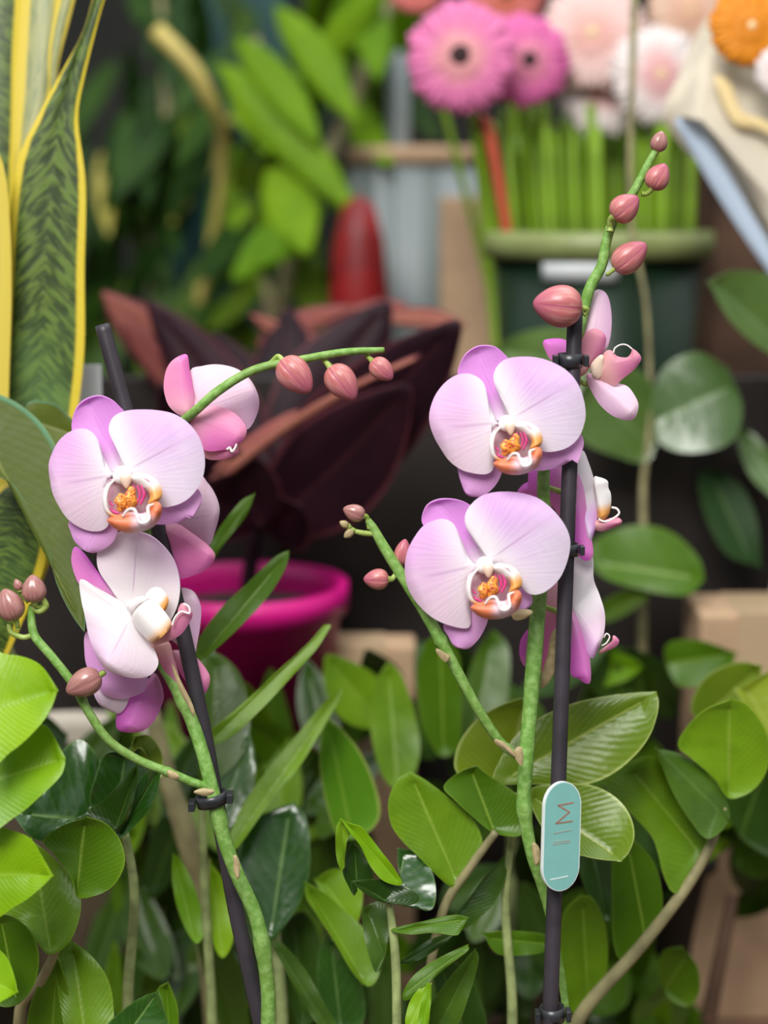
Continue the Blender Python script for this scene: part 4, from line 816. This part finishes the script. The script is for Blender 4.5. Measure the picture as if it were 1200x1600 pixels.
lf(rl, PX, [930, 1020, 980, 1025, 1005, 1042, 975, 1065, 925, 1072], (920, 1050), (1005, 1042), 1.2, 1.19, m_farB)
lf(rl, PX, [1080, 1110, 1100, 1060, 1150, 1035, 1190, 1040, 1180, 1090, 1120, 1130], (1080, 1140), (1190, 1040), 1.08, 1.06, m_zzO)
lf(rl, PX, [1150, 1080, 1180, 1060, 1230, 1050, 1230, 1180, 1200, 1170], (1230, 1180), (1160, 1070), 1.05, 1.04, m_zzO)
lf(rl, PX, [1040, 1010, 1090, 1000, 1150, 1020, 1130, 1060, 1060, 1070], (1030, 1040), (1150, 1020), 1.2, 1.18, m_zz)
lf(rl, PX, [1130, 1250, 1160, 1190, 1220, 1180, 1230, 1330, 1170, 1320], (1150, 1320), (1200, 1190), 1.12, 1.1, m_zzD)
pot((P(1010, 900, 1.28).x, P(1010, 900, 1.28).y, 0), .065, .13, m_black, 'black pot of the round-leaved plant right of the orchids')
# filler plant between, dark leaves low
fp = thing('dark_foliage_plant', 'dense dark plant low in the shade behind the upright stake', 'plant', Vector((P(800, 1200, 1.25).x, P(800, 1200, 1.25).y, .0)))
b3 = px_of(wloc(fp)); stem('stalk', fp, [(b3[0], b3[1], b3[2], 20), (800, 1300, 1.25, 16), (800, 1100, 1.25, 10)], m_zstem)
R = random.Random(5)
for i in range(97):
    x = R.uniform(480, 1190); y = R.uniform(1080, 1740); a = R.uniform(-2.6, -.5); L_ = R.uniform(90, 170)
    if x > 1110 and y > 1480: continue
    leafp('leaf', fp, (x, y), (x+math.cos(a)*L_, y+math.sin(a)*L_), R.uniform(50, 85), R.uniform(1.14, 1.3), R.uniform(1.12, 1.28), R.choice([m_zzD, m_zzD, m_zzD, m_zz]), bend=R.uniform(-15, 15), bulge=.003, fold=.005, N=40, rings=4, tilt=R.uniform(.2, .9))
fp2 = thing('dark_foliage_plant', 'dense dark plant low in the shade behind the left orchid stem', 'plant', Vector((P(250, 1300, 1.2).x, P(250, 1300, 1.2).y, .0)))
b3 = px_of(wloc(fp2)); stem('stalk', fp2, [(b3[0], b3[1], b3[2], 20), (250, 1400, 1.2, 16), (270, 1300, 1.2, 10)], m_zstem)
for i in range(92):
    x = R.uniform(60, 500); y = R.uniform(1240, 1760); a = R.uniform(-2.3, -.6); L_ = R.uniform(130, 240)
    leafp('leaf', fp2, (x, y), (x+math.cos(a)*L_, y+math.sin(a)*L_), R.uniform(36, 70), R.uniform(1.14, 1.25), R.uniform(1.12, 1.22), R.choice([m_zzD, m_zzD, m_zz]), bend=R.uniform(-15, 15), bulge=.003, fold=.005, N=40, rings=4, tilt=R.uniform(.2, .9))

# ---------------------------------------------------------------- boxes in the back
def cbox(label, x0, x1, ytop, d, dep, mat, h=None, name='cardboard_box'):
    a = P(x0, ytop, d); b = P(x1, ytop, d); t = thing(name, label, 'box', ((a.x+b.x)/2, a.y+dep/2, 0))
    box('box_body', t, (a.x, a.y, 0), (b.x, a.y+dep, a.z), mat, .003)
    box('tape', t, ((a.x+b.x)/2-.02, a.y-.0006, a.z*.6), ((a.x+b.x)/2+.02, a.y+dep, a.z+.0006), plain('tape_'+str(x0), (.50, .36, .22), .35, .05), .0002)
    return t
cbox('tan cardboard box behind the magenta pot', 470, 650, 1010, 1.29, .04, m_card)
cbox('tan cardboard box at the right edge under the round-leaved plant', 1095, 1300, 960, 1.24, .07, m_card)
pot((P(1050, 1400, 1.25).x, P(1050, 1400, 1.25).y+.1, 0), .05, .10, m_brown, 'brown clay pot low at the right')
t = cbox('small tan box low between the left leaves', 205, 285, 1275, 1.26, .04, m_card)
stem_b = tag(stem('bamboo_cane', None, [(1105, 1600, 1.2, 26), (1125, 1500, 1.2, 22), (1145, 1400, 1.21, 18)], m_brown), 'brown cane leaning at the lower right corner', 'cane')

# ---------------------------------------------------------------- back shelf: steel tin, red vase, tan carton
def onshelf(px, d):
    # point at shelf height on depth d in the column px
    v = (SH-CAMZ+d*math.sin(PITCH))/(d*math.cos(PITCH)); return Vector(((px-600)/F*d, d*math.cos(PITCH)+v*d*math.sin(PITCH), SH))
d_ = 1.9; q = onshelf(650, d_); top = P(650, 232, d_).z
t = thing('steel_canister', 'grey steel canister with tan lid on the back shelf', 'canister', q)
r_ = 105/F*d_
lathe('canister_body', t, q, [(0, 0), (r_, 0), (r_, top-SH-.02), (0, top-SH-.02)], m_steel)
lathe('canister_lid', t, (q.x, q.y, top-.02), [(0, 0), (r_*1.04, 0), (r_*1.04, .018), (0, .02)], m_card)
lathe('lid_knob', t, (q.x-.02, q.y, top), [(.012, 0), (.012, .09), (0, .1)], m_steel)
q = onshelf(562, 1.72); h_ = P(562, 305, 1.72).z-SH
tag(lathe('red_vase', None, q, [(0, 0), (.026, 0), (.028, .03), (.030, h_*.4), (.029, h_*.7), (.024, h_*.86), (.015, h_*.97), (0, h_)], m_red), 'dark red tapered vase left of the steel canister', 'vase')
q = onshelf(727, 1.72); h_ = P(727, 308, 1.72).z
tag(box('tan_carton', None, (q.x-.026, q.y, SH), (q.x+.026, q.y+.05, h_), m_card, .002), 'narrow tan carton in front of the steel canister', 'carton')

q = onshelf(1180, 1.75)
tag(box('brown_crate', None, (q.x-.05, q.y, SH), (q.x+.2, q.y+.2, P(1180, 235, 1.75).z), m_brown, .004), 'brown crate in blur between the bucket and the paper wrap', 'crate')
# ---------------------------------------------------------------- gerberas in the bucket
dB = 1.50; q = onshelf(925, dB); rimz = P(925, 362, dB-.09).z; rB = 165/F*dB
t = thing('flower_bucket', 'dark green bucket with olive rim holding gerberas', 'bucket', q)
hB = rimz-SH
lathe('bucket_body', t, q, [(0, 0), (rB*.78, 0), (rB*.96, hB-.02), (rB*.92, hB-.02), (rB*.75, .01), (0, .01)], m_buck)
lathe('bucket_rim', t, (q.x, q.y, rimz-.022), [(rB*.92, 0), (rB*1.04, 0), (rB*1.06, .011), (rB*1.04, .022), (rB*.92, .022), (rB*.92, 0)], m_rim)
lab = P(898, 418, 1.40); ang0 = math.asin(max(-1, min(1, (lab.x-q.x)/rB)))
V = []; 
for i in range(9):
    a_ = ang0-.34+.68*i/8
    for z in (-.010, .010): 
        rr = rB*.955*(.78+.18*(lab.z+z-SH)/hB)/.93+.0035; V.append((q.x+math.sin(a_)*rr, q.y-math.cos(a_)*rr, lab.z+z))
lb_ = link('label', V, [(2*i, 2*i+2, 2*i+3, 2*i+1) for i in range(8)], m_label, t); lb_.modifiers.new('s', 'SOLIDIFY').thickness = .001
def gmat(name, c_in, c_out):
    g = G(name); s, v, _ = g.uv(); n = g.noise(50, 2)
    return g.done(g.mix(g.step(g.math('ADD', v, g.math('MULTIPLY_ADD', n, .3, -.15)), .15, .7), c_in, c_out), .5, .3, .25)
g_pink = gmat('gerbera_pink', (.94, .45, .45), (.95, .27, .56)); g_hot = gmat('gerbera_hot', (.90, .34, .46), (.90, .20, .52))
g_pale = gmat('gerbera_pale', (.92, .52, .46), (.95, .70, .66)); g_wht = gmat('gerbera_white', (.88, .48, .48), (.95, .86, .84))
g_peach = gmat('gerbera_peach', (.85, .50, .35), (.86, .60, .46)); g_coral = gmat('gerbera_coral', (.75, .2, .12), (.80, .22, .20)); g_or = gmat('gerbera_orange', (.85, .30, .02), (.90, .33, .02))
m_eye = plain('gerbera_eye', (.03, .008, .01), .8, .4, 300); m_eyeg = plain('gerbera_eye_green', (.80, .60, .34), .8, .3, 300)
def gerbera(px, py, dia, d, yaw, pit, mt, eye, label, foot, n=34, dome=.0):
    c = P(px, py, d); r = dia/2/F*d; t = thing('gerbera', label, 'flower', foot, 'gerberas in the green bucket')
    Rm = Matrix.Rotation(math.radians(yaw), 3, 'Z') @ Matrix.Rotation(math.radians(pit), 3, 'X')   # face normal -Y
    V = []; Fc = []; UV = []
    rr = random.Random(px)
    for lay, (rad, wd, lift, cnt) in enumerate(((1.0, .115, .0, n), (.93, .11, .06, n), (.55, .08, .12, n-4), (.36, .06, .14, n-8))):
        for k in range(cnt):
            a = 2*PI*(k+.5*(lay % 2))/cnt+rr.uniform(-.04, .04); ra = rad*rr.uniform(.94, 1.04); w2 = wd*1.15; i0 = len(V)
            prof = [(.10, .25, 0), (.35, .7, .5), (.65, 1.0, .8), (.88, .85, .8), (1.0, .28, .6)]
            for s, wf, b_ in prof:
                for e in (-1, 0, 1):
                    x = math.cos(a)*ra*s-math.sin(a)*e*w2*wf; z = math.sin(a)*ra*s+math.cos(a)*e*w2*wf
                    y = -lift*(1-.3*s)-.10*b_*(1-s)+.03*abs(e)+.07*s*s+rr.uniform(-.01, .01)
                    V.append(c+Rm@(Vector((x, y, z))*r)); UV.append((k/cnt, s*ra))
            for s in range(4):
                for e in range(2): i = i0+s*3+e; Fc.append((i, i+1, i+4, i+3))
    o = link('petals', V, Fc, mt, t, uvs=UV, recalc=False); o.modifiers.new('s', 'SOLIDIFY').thickness = .0006
    blob('flower_eye', t, c+Rm@Vector((0, -.11*r, 0)), Rm@Vector((0, -1, 0)), r*.08, r*(.2 if eye is m_eye else .13), r*(.2 if eye is m_eye else .13), eye, lump=.05)
    back = c+Rm@Vector((0, .03, 0))
    lathe('calyx', t, c+Rm@Vector((0, .012, 0)), [(.004, -.016), (.010, -.006), (.014, .004), (0, .006)], m_gst, seg=14, tilt=(Rm@Matrix.Rotation(PI/2, 3, 'X')))
    tube('stem', t, [Vector(foot), Vector(foot).lerp(back, .5)+Vector((0, .01, 0)), back, c+Rm@Vector((0, .008, 0))], [.0035, .0034, .003, .003], m_gst, n=20, seg=8)
    return t
def foot(px, dy=0): return Vector((q.x+(px-925)/F*1.5, q.y+dy, SH+.02))
gerbera(720, 88, 176, 1.40, -6, -4, g_pink, m_eye, 'large candy pink gerbera with dark eye, leftmost and lowest', foot(850, -.02))
gerbera(824, 95, 146, 1.44, 12, -4, g_hot, m_eye, 'hot pink gerbera with dark eye just right of the largest one', foot(880, .0))
gerbera(925, 55, 176, 1.47, -5, -14, g_pale, m_eyeg, 'pale pink gerbera with yellow-green eye above the white ones', foot(920, .02))
gerbera(945, 140, 150, 1.49, 0, -16, g_wht, m_eyeg, 'blush white gerbera drooping under the pale pink one', foot(930, -.01))
gerbera(1030, 118, 158, 1.46, 8, -10, g_wht, m_eyeg, 'white gerbera with pink middle next to the paper wrap', foot(980, .0))
gerbera(1075, 18, 130, 1.50, 0, -10, g_peach, m_eyeg, 'peach gerbera at the top edge left of the orange one', foot(960, .03))
gerbera(790, -8, 120, 1.52, 0, -10, g_coral, m_eye, 'coral gerbera cut by the top edge above the hot pink one', foot(880, .04))
gerbera(650, -22, 90, 1.52, 0, -10, g_coral, m_eye, 'coral red gerbera at the top edge, furthest left of all', foot(870, .05))
R = random.Random(11)
for i in range(26):
    fx = 808+i*9.6; tx = 745+i*13.5+R.uniform(-6, 6); dd = R.uniform(-.045, .05); ft = foot(fx, dd)
    tp = P(tx, R.uniform(150, 215), 1.5+dd)
    o = tube('cut_stem', None, [ft, ft.lerp(tp, .5), tp], [.0055, .0052, .0045], m_gst, n=10, seg=8, origin=ft)
    tag(o, 'plain green cut stem standing in the gerbera bucket', 'stem', 'green stems in the gerbera bucket')
tag(tube('red_twig', None, [foot(860, -.05), P(775, 260, 1.44), P(750, 190, 1.44)], [.003, .005, .006], plain('red_twig', (.45, .06, .02), .5), n=10, seg=8), 'red stem leaning left among the green gerbera stems', 'stem')

# ---------------------------------------------------------------- wrapped bouquet at right
wb = thing('wrapped_bouquet', 'bouquet in cream paper with pale blue edging at the upper right', 'bouquet', onshelf(1230, 1.3))
blade('paper_wrap', wb, PX([1040, 190, 1060, 120, 1085, 60, 1120, 10, 1180, -60, 1330, -60, 1400, 300, 1330, 560, 1230, 450, 1180, 380, 1120, 290]), PX([1250, 500, 1150, 60]), 1.30, 1.30, m_paper, bulge=.03, wave=.006, wn=9, N=90)
blade('paper_edge', wb, PX([1055, 190, 1085, 180, 1130, 250, 1180, 340, 1215, 400, 1235, 470, 1190, 410, 1130, 320, 1085, 245]), PX([1060, 190, 1140, 290, 1225, 450]), 1.265, 1.265, m_blue, bulge=.004, N=60, inset=.03)
blade('paper_fold', wb, PX([1060, 180, 1110, 70, 1140, 60, 1200, 160, 1260, 300, 1240, 400, 1170, 300, 1100, 190]), PX([1080, 170, 1240, 340]), 1.255, 1.25, m_paper, bulge=.012, wave=.004, wn=5, N=60)
blade('paper_ribbon', wb, PX([1115, 120, 1140, 130, 1160, 175, 1200, 190, 1260, 230, 1260, 250, 1190, 205, 1145, 190]), PX([1120, 125, 1170, 185, 1260, 240]), 1.235, 1.235, m_peachy, bulge=.002, N=40)
q2 = wloc(wb)
stem('bouquet_handle', wb, [px_of(q2+Vector((0, 0, .001)))+(60,), (1290, 600, 1.3, 60), (1280, 450, 1.31, 90)], m_paper)
gerbera(1172, 42, 130, 1.22, 5, -12, g_or, m_eyeg, 'orange gerbera standing in the cream paper wrap at the right edge', tuple(P(1260, 460, 1.28)))['group'] = 'gerberas in the paper wrap'
gerbera(1225, 110, 90, 1.21, -10, -12, g_wht, m_eyeg, 'white gerbera below the orange one, cut by the right edge', tuple(P(1265, 460, 1.28)))['group'] = 'gerberas in the paper wrap'

# ---------------------------------------------------------------- tall foliage at the back left
fo = thing('tall_foliage_plant', 'tall leafy green plant in soft blur left of the steel canister', 'plant', onshelf(420, 1.9))
fo2 = thing('tall_foliage_plant', 'tall darker leafy plant in soft blur beside the snake plant', 'plant', onshelf(250, 2.0))
q = wloc(fo); b3 = px_of(q)
stem('stalk', fo, [(b3[0], b3[1], b3[2], 26), (420, 460, 1.85, 26), (430, 300, 1.85, 20), (400, 60, 1.87, 12)], m_twig)
stem('stalk', fo, [(b3[0], b3[1], b3[2], 26), (460, 350, 1.8, 24), (530, 210, 1.8, 22), (595, 40, 1.8, 20), (630, -60, 1.8, 16)], m_twig)
b3 = px_of(wloc(fo2))
stem('stalk', fo2, [(b3[0], b3[1], b3[2], 24), (240, 400, 2.0, 20), (260, 200, 2.0, 16), (250, -20, 2.0, 10)], m_twig)
stem('stalk', fo2, [(b3[0], b3[1], b3[2], 20), (345, 300, 1.80, 16), (320, 140, 1.70, 26), (245, 48, 1.70, 30)], plain('yellow_cane', (.55, .44, .12), .6))
R = random.Random(3)
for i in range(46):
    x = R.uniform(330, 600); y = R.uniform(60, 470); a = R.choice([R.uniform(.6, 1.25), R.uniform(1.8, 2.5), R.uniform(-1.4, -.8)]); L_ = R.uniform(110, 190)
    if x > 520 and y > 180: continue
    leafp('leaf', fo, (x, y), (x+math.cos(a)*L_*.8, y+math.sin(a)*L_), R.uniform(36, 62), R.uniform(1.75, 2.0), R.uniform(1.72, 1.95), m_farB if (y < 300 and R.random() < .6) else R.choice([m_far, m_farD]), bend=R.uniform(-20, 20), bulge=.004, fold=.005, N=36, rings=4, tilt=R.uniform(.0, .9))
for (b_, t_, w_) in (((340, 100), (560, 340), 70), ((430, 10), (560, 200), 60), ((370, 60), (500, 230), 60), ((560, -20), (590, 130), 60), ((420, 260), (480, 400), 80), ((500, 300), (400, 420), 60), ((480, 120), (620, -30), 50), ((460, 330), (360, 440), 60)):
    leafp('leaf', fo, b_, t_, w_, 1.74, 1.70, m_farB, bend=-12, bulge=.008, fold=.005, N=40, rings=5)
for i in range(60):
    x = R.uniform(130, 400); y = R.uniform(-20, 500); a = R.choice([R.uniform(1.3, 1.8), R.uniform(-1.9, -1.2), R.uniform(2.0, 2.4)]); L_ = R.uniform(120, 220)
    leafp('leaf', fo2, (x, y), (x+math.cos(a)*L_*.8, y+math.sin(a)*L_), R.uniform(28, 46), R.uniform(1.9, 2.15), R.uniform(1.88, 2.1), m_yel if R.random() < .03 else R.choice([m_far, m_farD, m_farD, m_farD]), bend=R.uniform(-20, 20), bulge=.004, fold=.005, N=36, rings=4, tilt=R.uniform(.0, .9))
q = onshelf(370, 2.3)
tag(box('teal_crate', None, (q.x-.09, q.y, SH), (q.x+.07, q.y+.2, 1.02), m_tealp, .004), 'dark teal crate in blur at the top edge behind the leaves', 'crate')
a = P(120, 570, 1.06)
tag(box('plant_label', None, (a.x, a.y, a.z-.03), (P(158, 570, 1.06).x, a.y+.001, a.z), m_label, .0003), 'white plant label in blur beside the left stake tip', 'label')
